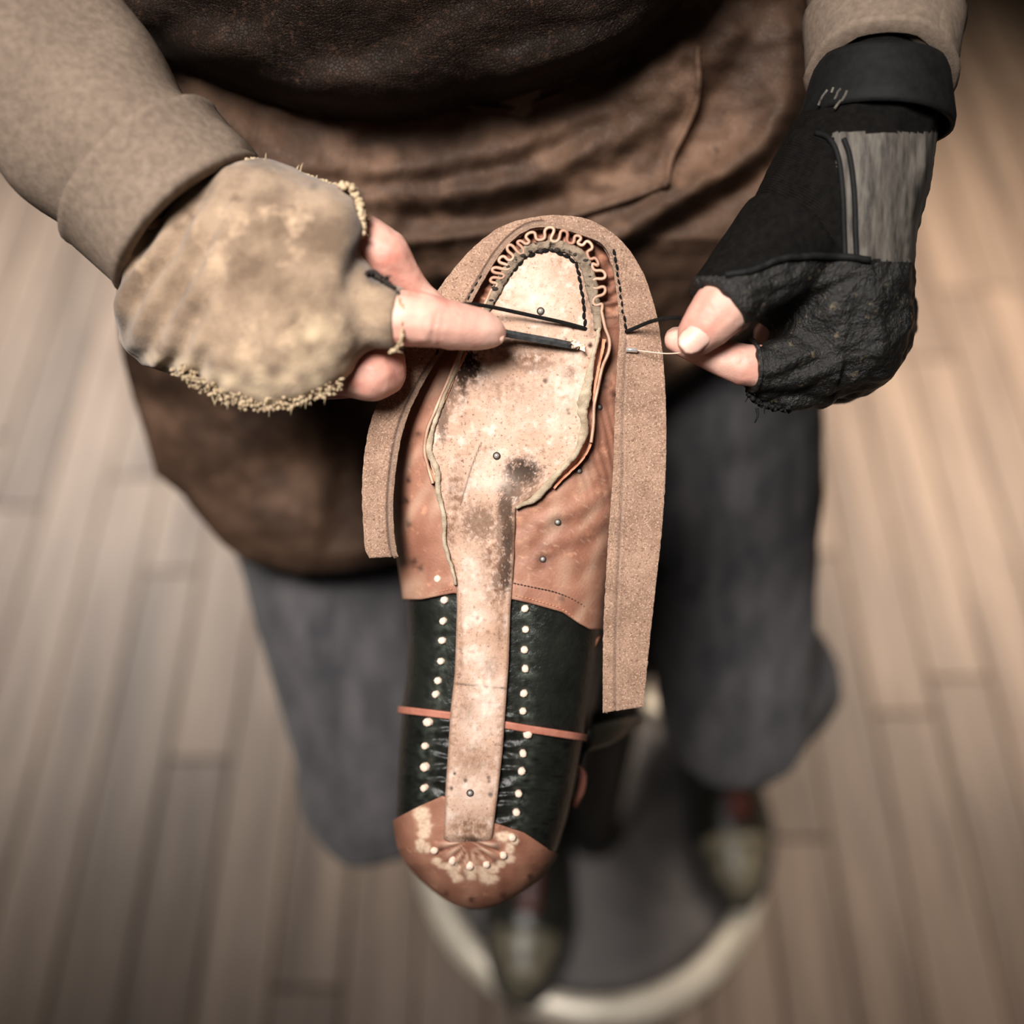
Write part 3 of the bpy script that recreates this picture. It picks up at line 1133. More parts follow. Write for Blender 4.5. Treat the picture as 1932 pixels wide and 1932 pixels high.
for i, (px, py) in enumerate(PEGS + HPEGS):
    put('peg', pegm[i % 4], px, py, hat(px, py) + (.0026 if (px, py) in HPEGS else .0016 if py < 1100 else .0003), snorm(px, py), 1.3 if py in (1362, 1385, 1447) else 1.08)

dome = []
for r, z in ((1.0, -.0006), (1.0, .0003), (.8, .0009), (.4, .0013), (.05, .0014)):
    dome += [(r * .0014 * math.cos(2 * math.pi * k / 14), r * .0014 * math.sin(2 * math.pi * k / 14), z) for k in range(14)]
nm = mesh('tack', dome, grid_faces(5, 14, wrap=True) + [tuple(56 + k for k in range(14))])
nm.materials.append(MT['steel'])
rg = []
for r, z in ((1.35, -.0008), (1.45, .0002), (1.2, .0005), (.95, .0003)):
    rg += [(r * .0014 * math.cos(2 * math.pi * k / 16), r * .0014 * math.sin(2 * math.pi * k / 16), z) for k in range(16)]
rm = mesh('tack_ring', rg, grid_faces(4, 16, wrap=True))
rm.materials.append(MT['ring'])
for px, py in [(1020, 587), (937, 860), (887, 1496)] + VN:
    h = .0002 if (px, py) not in VN else hat(px, py) + .0012
    k = put('tack', nm, px, py, h, N_, .85 if (px, py) not in VN else .75)
    r_ = bpy.data.objects.new('tack_ring', rm)
    COL.objects.link(r_)
    r_.parent = k

# ================================================================== TOOLS IN THE HANDS
def S2(px, py, h): return S(px, py, h)


awl = empty('sewing_awl', S(1090, 654, .002))
tag(awl, 'black steel sewing awl held in the bare fingers above the insole', 'awl')
pts = [S(880, 612, .016), S(950, 628, .0085), S(1010, 639, .0060), S(1060, 648, .0042), S(1080, 652, .0036), S(1092, 655, .0022)]
v, f = tube(spline([tuple(q) for q in pts], 24), list(np.interp(np.linspace(0, 1, 24), [0, .8, .95, 1], [.0019, .0018, .0017, .0011])), 6)
link('blade', mesh('blade', v, f, False), MT['blade'], awl)
bag = Bag()
frustum(bag, P(640, 585, .478), P(800, 605, .480), .0075, .006, 18, .002)
link('handle', bag.mesh('handle'), MT['wood'], awl)
bag = Bag()
rnd = random.Random(3)
for i in range(46):
    t = i / 45
    px, py = 1075 + 24 * t + rnd.uniform(-3, 3), 646 + 9 * t + rnd.uniform(-5, 5)
    a = [Vector((rnd.uniform(-1, 1), rnd.uniform(-1, 1), rnd.uniform(-1, 1))) * .0013 for _ in range(4)]
    c = S(px, py, .0025 + rnd.random() * .0035)
    bag.add([c + q for q in a], [(0, 1, 2), (0, 2, 3), (0, 3, 1), (1, 3, 2)])
o = link('leather_crumbs', bag.mesh('leather_crumbs', False), MT['crumb'], base=S(1087, 651, .001))
tag(o, 'pale leather crumbs gathered at the tip of the black awl', 'crumbs', kind='stuff')

pts = [S(872, 574, .026), S(890, 574, .020), S(915, 577, .0125), (S(950, 584, .008)), S(1010, 597, .005), S(1060, 608, .003), S(1094, 617, .0013), S(1104, 620, .0004), S(1110, 621, -.006), S(1120, 621, -.014), S(1168, 625, -.014), S(1179, 625, -.005),
       S(1183, 625, .0016), S(1200, 618, .0045), S(1230, 606, .010), S(1262, 600, .013), P(1290, 601, .4865), P(1310, 610, .489), P(1325, 630, .491)]
v, f = tube(spline([tuple(q) for q in pts], 120), .00085, 8)
th = link('waxed_thread', mesh('waxed_thread', v, f), MT['black'], base=S(1104, 620, 0))
tag(th, 'black waxed sewing thread crossing the insole from finger to gloved thumb', 'thread')

br = empty('nylon_bristle', S(1190, 660, .002))
tag(br, 'thin pale nylon bristle with bright metal end below the black thread', 'bristle')
v, f = tube([S(1181, 660, .0020), S(1190, 660, .0021), S(1203, 661, .0024)], [.0010, .0010, .0010], 12)
link('metal_end', mesh('metal_end', v, f), MT['silver'], br)
v, f = tube(spline([tuple(q) for q in (S(1202, 661, .0024), S(1225, 664, .005), S(1255, 667, .008), S(1280, 666, .011), P(1300, 662, .4905), P(1320, 650, .491))], 24), .00026, 6)
link('filament', mesh('filament', v, f), MT['nylon'], br)

# ================================================================== THE PERSON
KL, KR = P(705, 1490, .93), P(1385, 1345, .95)           # knees (picture left, right)
HL, HR = Vector((-.085, .60, .875)), Vector((.095, .60, .875))
TL, TR = P(590, 850, .86), P(1362, 800, .865)             # mid thighs
ANL, ANR = Vector((.035, .535, .14)), Vector((.265, .635, .14))
SHL, SHR = Vector((-.19, .62, 1.40)), Vector((.19, .62, 1.40))
ELL, ELR = Vector((-.33, .55, 1.20)), Vector((.20, .66, 1.15))
WL, WR = P(318, 462, .487), P(1645, 170, .502)           # wrists

hb = Bag()
px2r = lambda r, d: r / F * d


def fing(pts, depth=None):
    """pts: (px, py, d, r_px)"""
    chain(hb, [P(a, b, c) for a, b, c, r in pts], [px2r(r, c) for a, b, c, r in pts])


# hand holding the awl (its right hand, picture left)
fing([(700, 590, .466, 55), (760, 601, .464, 55), (800, 604, .465, 53.5), (828, 609, .467, 49), (858, 615, .470, 47.5), (900, 621, .474, 42), (922, 626, .476, 33), (932, 629, .4765, 25)])
fing([(640, 440, .480, 60), (690, 458, .478, 53), (728, 480, .478, 49), (752, 512, .482, 40), (785, 552, .487, 31), (830, 590, .489, 28), (868, 606, .488, 22)])
fing([(560, 620, .478, 60), (640, 690, .482, 56), (700, 705, .482, 55), (722, 703, .486, 47), (725, 680, .497, 42), (690, 650, .508, 36), (650, 640, .512, 30)])
fing([(540, 640, .490, 58), (610, 705, .500, 52), (660, 705, .508, 48), (650, 665, .522, 40), (600, 640, .526, 32)])
fing([(500, 660, .500, 50), (560, 715, .512, 45), (605, 710, .520, 40), (595, 675, .530, 34), (560, 655, .532, 27)])
for px, py, d, r in [(460, 540, .482, 105), (540, 520, .480, 100), (560, 600, .482, 95), (380, 530, .485, 85), (610, 480, .48, 80)]:
    ball(hb, P(px, py, d), px2r(r, d))
# pinching hand (its left hand, picture right)
fing([(1500, 470, .492, 80), (1440, 512, .480, 66), (1395, 548, .476, 62), (1362, 580, .475, 57), (1336, 610, .476, 50), (1318, 630, .478, 42), (1308, 643, .480, 32)])
fing([(1600, 620, .508, 60), (1530, 688, .500, 42), (1440, 692, .494, 43), (1400, 688, .493, 41), (1365, 676, .493, 37), (1335, 662, .494, 35), (1300, 648, .496, 32), (1277, 641, .497, 26)])
fing([(1620, 600, .52, 60), (1595, 660, .530, 46), (1520, 680, .540, 36), (1450, 668, .550, 32), (1450, 630, .560, 28)])
fing([(1640, 600, .53, 56), (1620, 670, .548, 42), (1550, 690, .560, 36), (1480, 675, .568, 32), (1500, 640, .572, 30)])
fing([(1650, 590, .54, 54), (1640, 670, .555, 42), (1580, 690, .567, 36), (1530, 670, .575, 31), (1540, 635, .58, 26)])
for px, py, d, r in [(1630, 260, .505, 110), (1600, 360, .505, 130), (1575, 450, .508, 140), (1580, 550, .512, 135)]:
    ball(hb, P(px, py, d), px2r(r, d))
# forearms
chain(hb, [P(420, 530, .485), WL, ELL.lerp(WL, .3), ELL], [.024, .021, .032, .040])
chain(hb, [P(1625, 260, .504), WR, ELR.lerp(WR, .3), ELR], [.024, .022, .030, .040])
hands = fuse(hb, 'hands', .0013, 5, .5)
CREASE = [((826, 592), (812, 648), 5, .0009), ((838, 590), (826, 650), 4, .0007), ((806, 600), (800, 630), 4, .0004), ((742, 440), (768, 470), 5, .0005), ((700, 500), (770, 520), 5, .0004),
          ((1345, 560), (1375, 600), 4, .0006), ((1356, 552), (1388, 594), 4, .0006), ((1336, 574), (1360, 610), 4, .0004), ((1398, 662), (1404, 712), 4, .0006), ((1372, 664), (1376, 706), 3, .0004),
          ((1288, 652), (1300, 676), 3, .0003)]


def skin_disp(c, n):
    px, py, d = proj(c)
    r = .00015 * ns(c[0] * 300, c[1] * 300, c[2] * 300)
    if n[1] * A_[1] + n[2] * A_[2] < 0:
        for (x0, y0), (x1, y1), wd, am in CREASE:
            t = max(0, min(1, ((px - x0) * (x1 - x0) + (py - y0) * (y1 - y0)) / ((x1 - x0) ** 2 + (y1 - y0) ** 2)))
            q = math.hypot(px - x0 - t * (x1 - x0), py - y0 - t * (y1 - y0))
            if q < 20: r -= .55 * am * math.exp(-(q / wd) ** 2)
    return r


displace(hands, skin_disp)

bb = Bag()
chain(bb, [HL, TL, KL, KL.lerp(ANL, .35), ANL], [.085, .062, .05, .05, .032])
chain(bb, [HR, TR, KR, KR.lerp(ANR, .35), ANR], [.085, .062, .05, .05, .032])
for an, toe in ((ANL, Vector((.012, .36, .06))), (ANR, Vector((.27, .47, .06)))):
    chain(bb, [an, an + Vector((0, .02, -.08)), toe], [.034, .032, .024])
for z, y, rx, ry in ((.86, .62, .16, .11), (.95, .615, .155, .105), (1.05, .61, .15, .10), (1.15, .61, .155, .105), (1.25, .615, .165, .11), (1.34, .62, .165, .10)):
    ball(bb, (.0, y, z), (rx, ry, .09))
chain(bb, [SHL, ELL, ELL.lerp(WL, .45)], [.055, .042, .030])
chain(bb, [SHR, ELR, ELR.lerp(WR, .45)], [.055, .042, .029])
chain(bb, [(-.1, .62, 1.39), SHL], [.06, .055])
chain(bb, [(.1, .62, 1.39), SHR], [.06, .055])
HD = Vector((0, .545, 1.62))
chain(bb, [(0, .62, 1.42), (0, .575, 1.53)], [.058, .055])
tiltm = Matrix.Rotation(rad(28), 3, 'X')


def hl(x_, y_, z_): return HD + tiltm @ Vector((x_, y_, z_))


ball(bb, hl(0, .012, .03), (.075, .095, .09), tiltm)
ball(bb, hl(0, -.022, -.04), (.056, .062, .075), tiltm)
ball(bb, hl(0, -.045, -.088), (.03, .025, .022), tiltm)
chain(bb, [hl(0, -.082, .015), hl(0, -.104, -.022)], [.009, .013])
for s in (-1, 1):
    ball(bb, hl(s * .076, .012, -.01), (.009, .018, .032), tiltm)
    ball(bb, hl(s * .012, -.09, -.026), (.009, .01, .008), tiltm)
    ball(bb, hl(s * .03, -.078, .022), (.022, .012, .007), tiltm)
ball(bb, hl(0, -.078, -.055), (.024, .012, .006), tiltm)
ball(bb, hl(0, -.076, -.066), (.021, .012, .006), tiltm)
body = fuse(bb, 'body', .007, 3, .5)
bm = bmesh.new()
bm.from_mesh(body)
bm.from_mesh(hands)
bm.to_mesh(body)
bm.free()
body.polygons.foreach_set('use_smooth', [True] * len(body.polygons))
PERSON = link('person', body, MT['skin'], base=(0, .6, .78))
tag(PERSON, 'seated person in brown leather apron and fingerless gloves stitching an upturned boot', 'person')

# thumbnail of the pinching hand
def nailplate(name, cx, cy, ang, a, b, d0, crown=.0016):
    vs = []
    nr, nc = 12, 16
    ca, sa = math.cos(ang), math.sin(ang)
    for i in range(nr):
        r = i / (nr - 1)
        for k in range(nc):
            t = 2 * math.pi * k / nc
            u, w_ = r * math.cos(t), r * math.sin(t)
            sq = 1 - .12 * abs(math.sin(2 * t)) * -1
            x_, y_ = a * u * sq, b * w_ * sq
            d = d0 + crown * 2.4 * (w_ * w_) + crown * .5 * u * u + (.0008 if r == 1 else 0)
            vs.append(P(cx + x_ * ca - y_ * sa, cy + x_ * sa + y_ * ca, d))
    me = mesh(name, vs, grid_faces(nr, nc, wrap=True))
    fix_normals(me)
    return solid(link(name, me, MT['nail'], PERSON), .0006)


nailplate('thumbnail', 1312, 637, math.atan2(.64, -.77), 34, 25, .4672, .0012)
nailplate('fingernail', 944, 638, .25, 7, 11, .4726, .0016)

# hair, eyes
hbag = Bag()
ball(hbag, hl(0, .02, .045), (.081, .098, .088), tiltm)
ball(hbag, hl(0, .05, .0), (.074, .075, .09), tiltm)
hair = fuse(hbag, 'hair', .006, 3)
displace(hair, lambda c, n: .004 * ns(c[0] * 60, c[1] * 20, c[2] * 20))
hair = split_faces(hair, 'hair', lambda c: (tiltm.transposed() @ (c - HD)).y > -.055 or (tiltm.transposed() @ (c - HD)).z > .075)
link('hair', hair, MT['hair'], PERSON)

# ---- jeans
jb = Bag()
chain(jb, [HL, TL, P(650, 1150, .875), P(700, 1380, .905), KL], [.105, .076, .068, .064, .063])
chain(jb, [KL, P(690, 1440, 1.02), KL.lerp(ANL, .45), ANL + Vector((0, 0, .01))], [.060, .060, .062, .062])
chain(jb, [KL, KL.lerp(ANL, .5)], [.063, .062])
chain(jb, [KR, KR.lerp(ANR, .5)], [.064, .062])
chain(jb, [HR, TR, P(1378, 1000, .885), P(1380, 1220, .92), KR], [.105, .078, .072, .068, .066])
chain(jb, [KR, P(1452, 1285, 1.02), KR.lerp(ANR, .45), ANR + Vector((0, 0, .01))], [.062, .065, .062, .062])
for x_ in (-.06, 0, .06):
    ball(jb, (x_, .61, .88), (.11, .115, .09))
jeans = fuse(jb, 'jeans', .006, 5)
displace(jeans, lambda c, n: .003 * ns(c[0] * 18, c[1] * 14, c[2] * 14) + .0025 * ns(c[0] * 30, c[1] * 9, c[2] * 40))
link('jeans', jeans, MT['denim'], PERSON)

# ---- boots worn on the feet
def worn_boot(toe, heel, sgn):
    toe, heel = Vector(toe), Vector(heel)
    ln = (toe - heel).length
    ax = (toe - heel) / ln
    sd = Vector((0, 0, 1)).cross(ax)
    st = [(0, .018, .06), (.02, .028, .07), (.10, .034, .075), (.25, .036, .085), (.40, .037, .082), (.55, .043, .068), (.68, .047, .055), (.80, .042, .046), (.90, .030, .038), (.96, .019, .031), (.99, .010, .022), (1.0, .003, .012)]
    n = 20
    rows = []
    for s in np.linspace(0, 1, 30):
        wd = np.interp(s, [q[0] for q in st], [q[1] for q in st])
        hg = np.interp(s, [q[0] for q in st], [q[2] for q in st])
        c = heel + ax * (ln * s)
        ring = []
        for k in range(n):
            t = 2 * math.pi * k / n
            x_ = math.copysign(abs(math.cos(t)) ** .8, math.cos(t)) * wd
            z_ = .012 + (hg * math.sin(t) ** .9 if math.sin(t) > 0 else .012 * math.sin(t))
            ring.append(c + sd * x_ + Vector((0, 0, z_)))
        rows.append(ring)
    def part(name, r0, r1, mat, parent, cap=True):
        vs = [p for r in rows[r0:r1] for p in r]
        f = grid_faces(r1 - r0, n, wrap=True)
        if cap: f += [tuple(range(n)), tuple((r1 - r0 - 1) * n + k for k in range(n))]
        me = mesh(name, vs, f)
        fix_normals(me)
        return link(name, me, mat, parent)
    up = part('worn_boot', 0, 23, MT['bootdark'], PERSON, False)
    part('highlit_toe', 22, 30, MT['boottoe'], up)  # toe end of the boot, coloured paler as a painted highlight
    # shaft, laces and sole
    bag = Bag()
    chain(bag, [heel + ax * .075 + Vector((0, 0, .06)), heel + ax * .06 + Vector((0, .01, .17))], [.042, .046])
    link('boot_shaft', fuse(bag, 'boot_shaft', .005, 2), MT['bootdark'], up)
    vs = []
    for zz in (-.004, .012):
        for s, q in [(s, q) for q in (1, -1) for s in (np.linspace(0, 1, 24) if q == 1 else np.linspace(1, 0, 24))]:
            wd = np.interp(s, [q_[0] for q_ in st], [q_[1] for q_ in st]) + .008
            vs.append(heel + ax * (ln * 1.01 * s) + sd * wd * q + Vector((0, 0, zz)))
    f = grid_faces(2, 48, wrap=True) + [tuple(range(48))[::-1], tuple(range(48, 96))]
    me = mesh('boot_sole', vs, f, False)
    fix_normals(me)
    link('boot_sole', me, MT['rubber'], up)
    # laced tongue strip
    vs = []
    for s in np.linspace(.42, .72, 10):
        hg = np.interp(s, [q[0] for q in st], [q[2] for q in st])
        for q in (-.014, -.007, 0, .007, .014):
            vs.append(heel + ax * (ln * s) + sd * q + Vector((0, 0, .0155 + hg - 14 * q * q)))
    me = mesh('tongue', vs, grid_faces(10, 5))
    fix_normals(me)
    solid(link('tongue', me, MT['bootbrown'], up), .003, 1)
    return up


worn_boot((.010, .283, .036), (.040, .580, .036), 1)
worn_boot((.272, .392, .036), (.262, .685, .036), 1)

# ---- shirt with sleeves
sb = Bag()
for z, y, rx, ry in ((.98, .615, .165, .115), (1.06, .61, .162, .112), (1.15, .61, .168, .115), (1.25, .615, .178, .12), (1.34, .62, .178, .11)):
    ball(sb, (.0, y, z), (rx, ry, .09))
chain(sb, [(-.1, .62, 1.385), SHL, ELL], [.07, .067, .056])
chain(sb, [(.1, .62, 1.385), SHR, ELR], [.07, .067, .056])
SEL, SER = P(358, 425, .488), P(1662, 146, .502)
frustum(sb, ELL, SEL, .054, .038)
frustum(sb, ELR, SER, .054, .029)
chain(sb, [(0, .60, 1.44), (0, .59, 1.47)], [.07, .063])
shirt = fuse(sb, 'shirt', .004, 2)
displace(shirt, lambda c, n: .006 * ns(c[0] * 26, c[1] * 26, c[2] * 26) + .004 * math.sin(c[0] * 150 + 5 * ns(c[0] * 14, c[1] * 14, c[2] * 14)) * max(0, ns(c[0] * 9, c[1] * 9, c[2] * 9) + .35))
SH = link('shirt', shirt, MT['shirt'], PERSON)
for p0, p1, r0, r1 in ((ELL, SEL, .054, .038), (ELR, SER, .054, .029)):      # turned cuffs
    q0 = p0.lerp(p1, 1 - .032 / (p1 - p0).length)
    q1 = p0.lerp(p1, 1 + .002 / (p1 - p0).length)
    t_ = (p1 - p0).normalized()
    a_ = t_.orthogonal().normalized()
    b_ = t_.cross(a_)
    vs = []
    for s_, e_ in ((0, .0012), (.03, .0034), (.1, .0026), (.88, .0026), (.95, .0036), (1, .0022), (1.01, -.003)):
        for k in range(40):
            g = 2 * math.pi * k / 40
            rr_ = np.interp(s_, [0, 1], [r1 + (r0 - r1) * .032 / (p1 - p0).length, r1]) + e_ + .0012 * ns(3 * math.cos(g), 3 * math.sin(g), s_ * 2)
            vs.append(q0.lerp(q1, s_) + (a_ * math.cos(g) + b_ * math.sin(g)) * rr_)
    me = mesh('cuff', vs, grid_faces(7, 40, wrap=True))
    fix_normals(me)
    link('cuff', me, MT['shirt'], SH)

# ---- apron: hanging skirt and overhanging bib
FOLDS = [([(330, 170), (430, 240), (560, 300), (760, 320), (960, 285), (1150, 205), (1290, 100)], 34, .012),
         ([(480, 330), (650, 372), (850, 372), (1000, 335), (1160, 262), (1300, 170), (1380, 60)], 26, .009),
         ([(1120, 470), (1220, 420), (1320, 352), (1430, 285), (1490, 190), (1500, 60)], 30, .016),
         ([(700, 470), (900, 440), (1090, 402), (1180, 374), (1258, 346)], 10, .0045),
         ([(1258, 346), (1268, 290), (1300, 230), (1318, 160), (1318, 90)], 9, .0045),
         ([(300, 320), (400, 330), (520, 390), (700, 430)], 40, .01),
         ([(420, 800), (520, 860), (560, 960), (560, 1060)], 70, .010),
         ([(680, 1060), (720, 960), (740, 840)], 40, .010)]
DIPS = [([(1190, 475), (1310, 400), (1440, 320), (1500, 250)], 20, .010), ([(560, 880), (620, 860), (700, 800), (760, 760)], 60, .022), ([(640, 1000), (660, 930), (680, 850)], 40, .014),
        ([(500, 330), (700, 350), (950, 315), (1120, 240)], 18, .006), ([(680, 410), (900, 405), (1060, 375)], 22, .006)]
_fd = [(spline(p, 60), wd, am) for p, wd, am in FOLDS]
_dd = [(spline(p, 60), wd, -am) for p, wd, am in DIPS]


def apron_d(px, py):
    d = float(np.interp(py, [-160, 0, 150, 250, 350, 450, 600, 750, 900, 1000, 1100], [.535, .560, .572, .580, .588, .602, .655, .70, .728, .742, .768]))
    k = max(0, min(1, (py - 520) / 250))
    d += k * (.085 * math.exp(-((px - 960) / 150) ** 2) - .020 * math.exp(-((px - 600) / 160) ** 2) + .012)
    if px < 400: d += ((400 - px) / 130) ** 2 * .022
    if px > 1440: d += ((px - 1440) / 100) ** 2 * .03
    for p, wd, am in _fd + _dd:
        q = np.min(np.hypot(p[:, 0] - px, p[:, 1] - py))
        if q < wd * 3.2: d -= .85 * am * math.exp(-(q / (wd * 1.2)) ** 2)
    d += .004 * ns(px * .010, py * .012, 1) + .002 * ns(px * .03, py * .03, 2)
    return d


HEMX = [200, 270, 322, 345, 420, 470, 560, 650, 740, 820, 950, 1100, 1250, 1330, 1400, 1500, 1600]
HEMY = [860, 900, 935, 962, 1028, 1062, 1086, 1082, 1062, 1040, 960, 860, 748, 690, 640, 560, 480]


def apron():
    nr, nc = 220, 190
    vs = []
    for i in range(nr):
        for j in range(nc):
            px = 262 + (1545 - 262) * j / (nc - 1)
            hem = float(np.interp(px, HEMX, HEMY))
            py = -160 + (hem + 160) * i / (nr - 1)
            # left border sways with height
            if px < 420:
                px += (420 - px) * .25 * math.sin(py * .008)
            d = apron_d(px, py)
            d += .012 * max(0, (i / (nr - 1) - .965) / .035) ** 2
            vs.append(P(px, py, d))
    me = mesh('leather_apron', vs, grid_faces(nr, nc))
    fix_normals(me)
    if me.polygons[100].normal.y > 0: me.flip_normals()
    return solid(link('leather_apron', me, MT['apron'], PERSON), .0028)


ap = apron()
BX = [60, 200, 322, 420, 560, 650, 720, 800, 880, 960, 1100, 1200, 1260, 1330, 1480]
BY = [40, 82, 118, 165, 206, 228, 236, 226, 199, 188, 142, 92, 42, -50, -260]


def bib():
    nr, nc = 110, 150
    vs = []
    for i in range(nr):
        for j in range(nc):
            px = 130 + (1470 - 130) * j / (nc - 1)
            bot = float(np.interp(px, BX, BY))
            t = i / (nr - 1)
            py = bot - 1150 * (1 - t) ** 1.5
            yb = .468 + 1.1 * ((px - 800) / F * .5) ** 2 * (1 + .5 * abs(px - 800) / 700)
            d = yb / (.5736 + .8192 * (966 - py) / F)
            s = bot - py
            d += .022 * math.exp(-(s / 26) ** 2) - .006 * math.exp(-((s - 70) / 50) ** 2)
            if py < 260:
                d += .0035 * math.sin((py + .35 * px) * .045 + 2 * ns(px * .006, py * .006)) * math.exp(-max(0, s - 10) / 160)
            d += .004 * ns(px * .008, py * .008, 11) + .0012 * ns(px * .03, py * .05, 12)
            vs.append(P(px, py, d))
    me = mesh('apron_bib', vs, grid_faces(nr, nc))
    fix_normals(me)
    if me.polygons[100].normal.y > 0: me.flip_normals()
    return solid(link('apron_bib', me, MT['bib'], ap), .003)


bib()

for i_, path in enumerate(([(1060, 412), (1120, 394), (1190, 372), (1258, 346)], [(1258, 346), (1266, 300), (1290, 250), (1312, 200), (1318, 150), (1316, 90)], [(880, 196), (930, 206), (990, 200), (1060, 176)])):
    v, f = tube([P(a_, b_, apron_d(a_, b_) - .0012) for a_, b_ in spline(path, 40)], .0017, 8, .8)
    link('apron_seam', mesh('apron_seam', v, f), MT['apron'], ap)

# ---- tan fingerless glove (picture left)
gb = Bag()
GST = [(222, 400, 640, .026, .494), (270, 385, 692, .029, .490), (335, 358, 706, .030, .485), (385, 318, 736, .030, .481), (420, 301, 758, .030, .478), (460, 299, 770, .030, .476), (510, 304, 774, .030, .474), (560, 322, 764, .030, .473),
       (610, 340, 748, .029, .473), (645, 350, 722, .027, .473), (668, 366, 700, .024, .474), (684, 405, 672, .021, .474), (704, 505, 662, .018, .474), (716, 540, 655, .014, .474)]
vs = []
NG = 36
gx = np.linspace(222, 716, 60)
for x_ in gx:
    yt, yb, th_, dc = [float(np.interp(x_, [q[0] for q in GST], [q[k] for q in GST])) for k in (1, 2, 3, 4)]
    for k in range(NG):
        t = 2 * math.pi * k / NG
        yy = (yt + yb) / 2 + (yb - yt) / 2 * math.copysign(abs(math.cos(t)) ** .75, math.cos(t))
        dd = dc - th_ * math.copysign(abs(math.sin(t)) ** .8, math.sin(t))
        vs.append(P(x_, yy, dd))
gb.add(vs, grid_faces(60, NG, wrap=True) + [tuple(range(NG)), tuple(59 * NG + k for k in range(NG))])
frustum(gb, P(640, 585, .468), P(757, 601, .4635), px2r(74, .466), px2r(59, .464))
frustum(gb, P(600, 660, .480), P(655, 694, .4815), px2r(70, .48), px2r(62, .482))
chain(gb, [P(560, 640, .495), P(600, 690, .505)], [px2r(66, .49), px2r(58, .50)])
glove = fuse(gb, 'tan_glove', .0015, 5)


def glove_disp(c, n):
    px, py, d = proj(c)
    r = .0012 * ns(c[0] * 60, c[1] * 60, c[2] * 60) + .0006 * ns(c[0] * 180, c[1] * 180, c[2] * 180)
    if px < 430:                                       # wrist folds running to the lower left
        s = (px - 330) * .86 + (py - 480) * .5
        r += .0019 * math.sin(s * .115 + 1.2 * ns(px * .01, py * .01)) * max(0, min(1, (430 - px) / 60)) * max(0, min(1, -(n[1] * A_[1] + n[2] * A_[2]) * 2))
    q = (px - 690) * .9 + (py - 480) * .42             # hollow beside the thumb
    r -= .0045 * math.exp(-(q / 20) ** 2) * math.exp(-((py - 470) / 70) ** 2)
    return r


displace(glove, glove_disp)
st = []
for v in glove.vertices:
    px, py, d = proj(v.co)
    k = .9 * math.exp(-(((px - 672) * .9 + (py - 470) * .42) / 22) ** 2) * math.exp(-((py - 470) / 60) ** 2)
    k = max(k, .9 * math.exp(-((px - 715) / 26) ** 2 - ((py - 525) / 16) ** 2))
    k = max(k, .7 * math.exp(-((px - 560) / 6) ** 2 - ((py - 425) / 6) ** 2), .6 * math.exp(-((px - 592) / 9) ** 2 - ((py - 352) / 7) ** 2))
    k = max(k, .5 * math.exp(-((px - 740) / 14) ** 2 - ((py - 652) / 10) ** 2))
    p = .8 * math.exp(-((py - (745 - abs(px - 500) * .12)) / 50) ** 2) * max(0, .55 + 1.2 * ns(px * .03, py * .03))
    p = max(p, .8 * math.exp(-((px - 600) / 50) ** 2 - ((py - 650) / 60) ** 2) * max(0, .6 + ns(px * .03, py * .03)))
    st.append((min(1, k), min(1, p), 0, 1))
colattr(glove, st)
GL = link('tan_glove', glove, MT['glove'], PERSON)
tag(GL, 'tan suede fingerless glove with frayed cream edges')


def frays(name, path, n, d, spread, parent, mat, out, size=.0012, seed=1, hit=None):
    rnd = random.Random(seed)
    p = spline(path, n)
    bag = Bag()
    for i in range(n):
        c = P(p[i][0] + rnd.uniform(-1, 1) * spread, p[i][1] + rnd.uniform(-1, 1) * spread, d + rnd.uniform(-.003, .003))
        if hit: c = hit(p[i][0] + rnd.uniform(-1, 1) * spread, p[i][1] + rnd.uniform(-1, 1) * spread)
        if rnd.random() < .95:
            ball(bag, c, [size * rnd.uniform(.4, 1.3) for _ in range(3)])
        else:
            e = c + (R_ * out[0] - U_ * out[1]) * rnd.uniform(.001, .0035) + Vector((rnd.uniform(-1, 1), rnd.uniform(-1, 1), rnd.uniform(-1, 1))) * .0016
            v, f = tube([c, c.lerp(e, .5) + Vector((0, 0, .0006)), e], [size * .35, size * .3, size * .15], 5)
            bag.add(v, f)
    o = link(name, bag.mesh(name), MT[mat], parent)
    o['kind'] = 'stuff'
    return o


frays('frayed_edge', [(395, 307), (460, 301), (510, 307), (560, 325), (610, 343), (652, 354)], 170, .474, 1.8, GL, 'fray', (0, -1), .0009, 1)
frays('frayed_edge', [(645, 350), (664, 356), (678, 385), (684, 415), (682, 445)], 220, .462, 3.5, GL, 'fray', (1, 0), .0013, 2)
frays('frayed_edge', [(330, 694), (375, 722), (430, 750), (490, 764), (550, 758), (610, 738), (640, 722)], 420, .460, 12, GL, 'fray', (0, 1), .0007, 3)
frays('frayed_edge', [(752, 560), (760, 590), (760, 620), (754, 650), (738, 664)], 120, .456, 2.5, GL, 'fray', (1, 0), .0007, 4)
frays('frayed_edge', [(690, 515), (712, 520), (735, 538), (748, 552)], 70, .458, 4, GL, 'ring', (1, 0), .0011, 5)

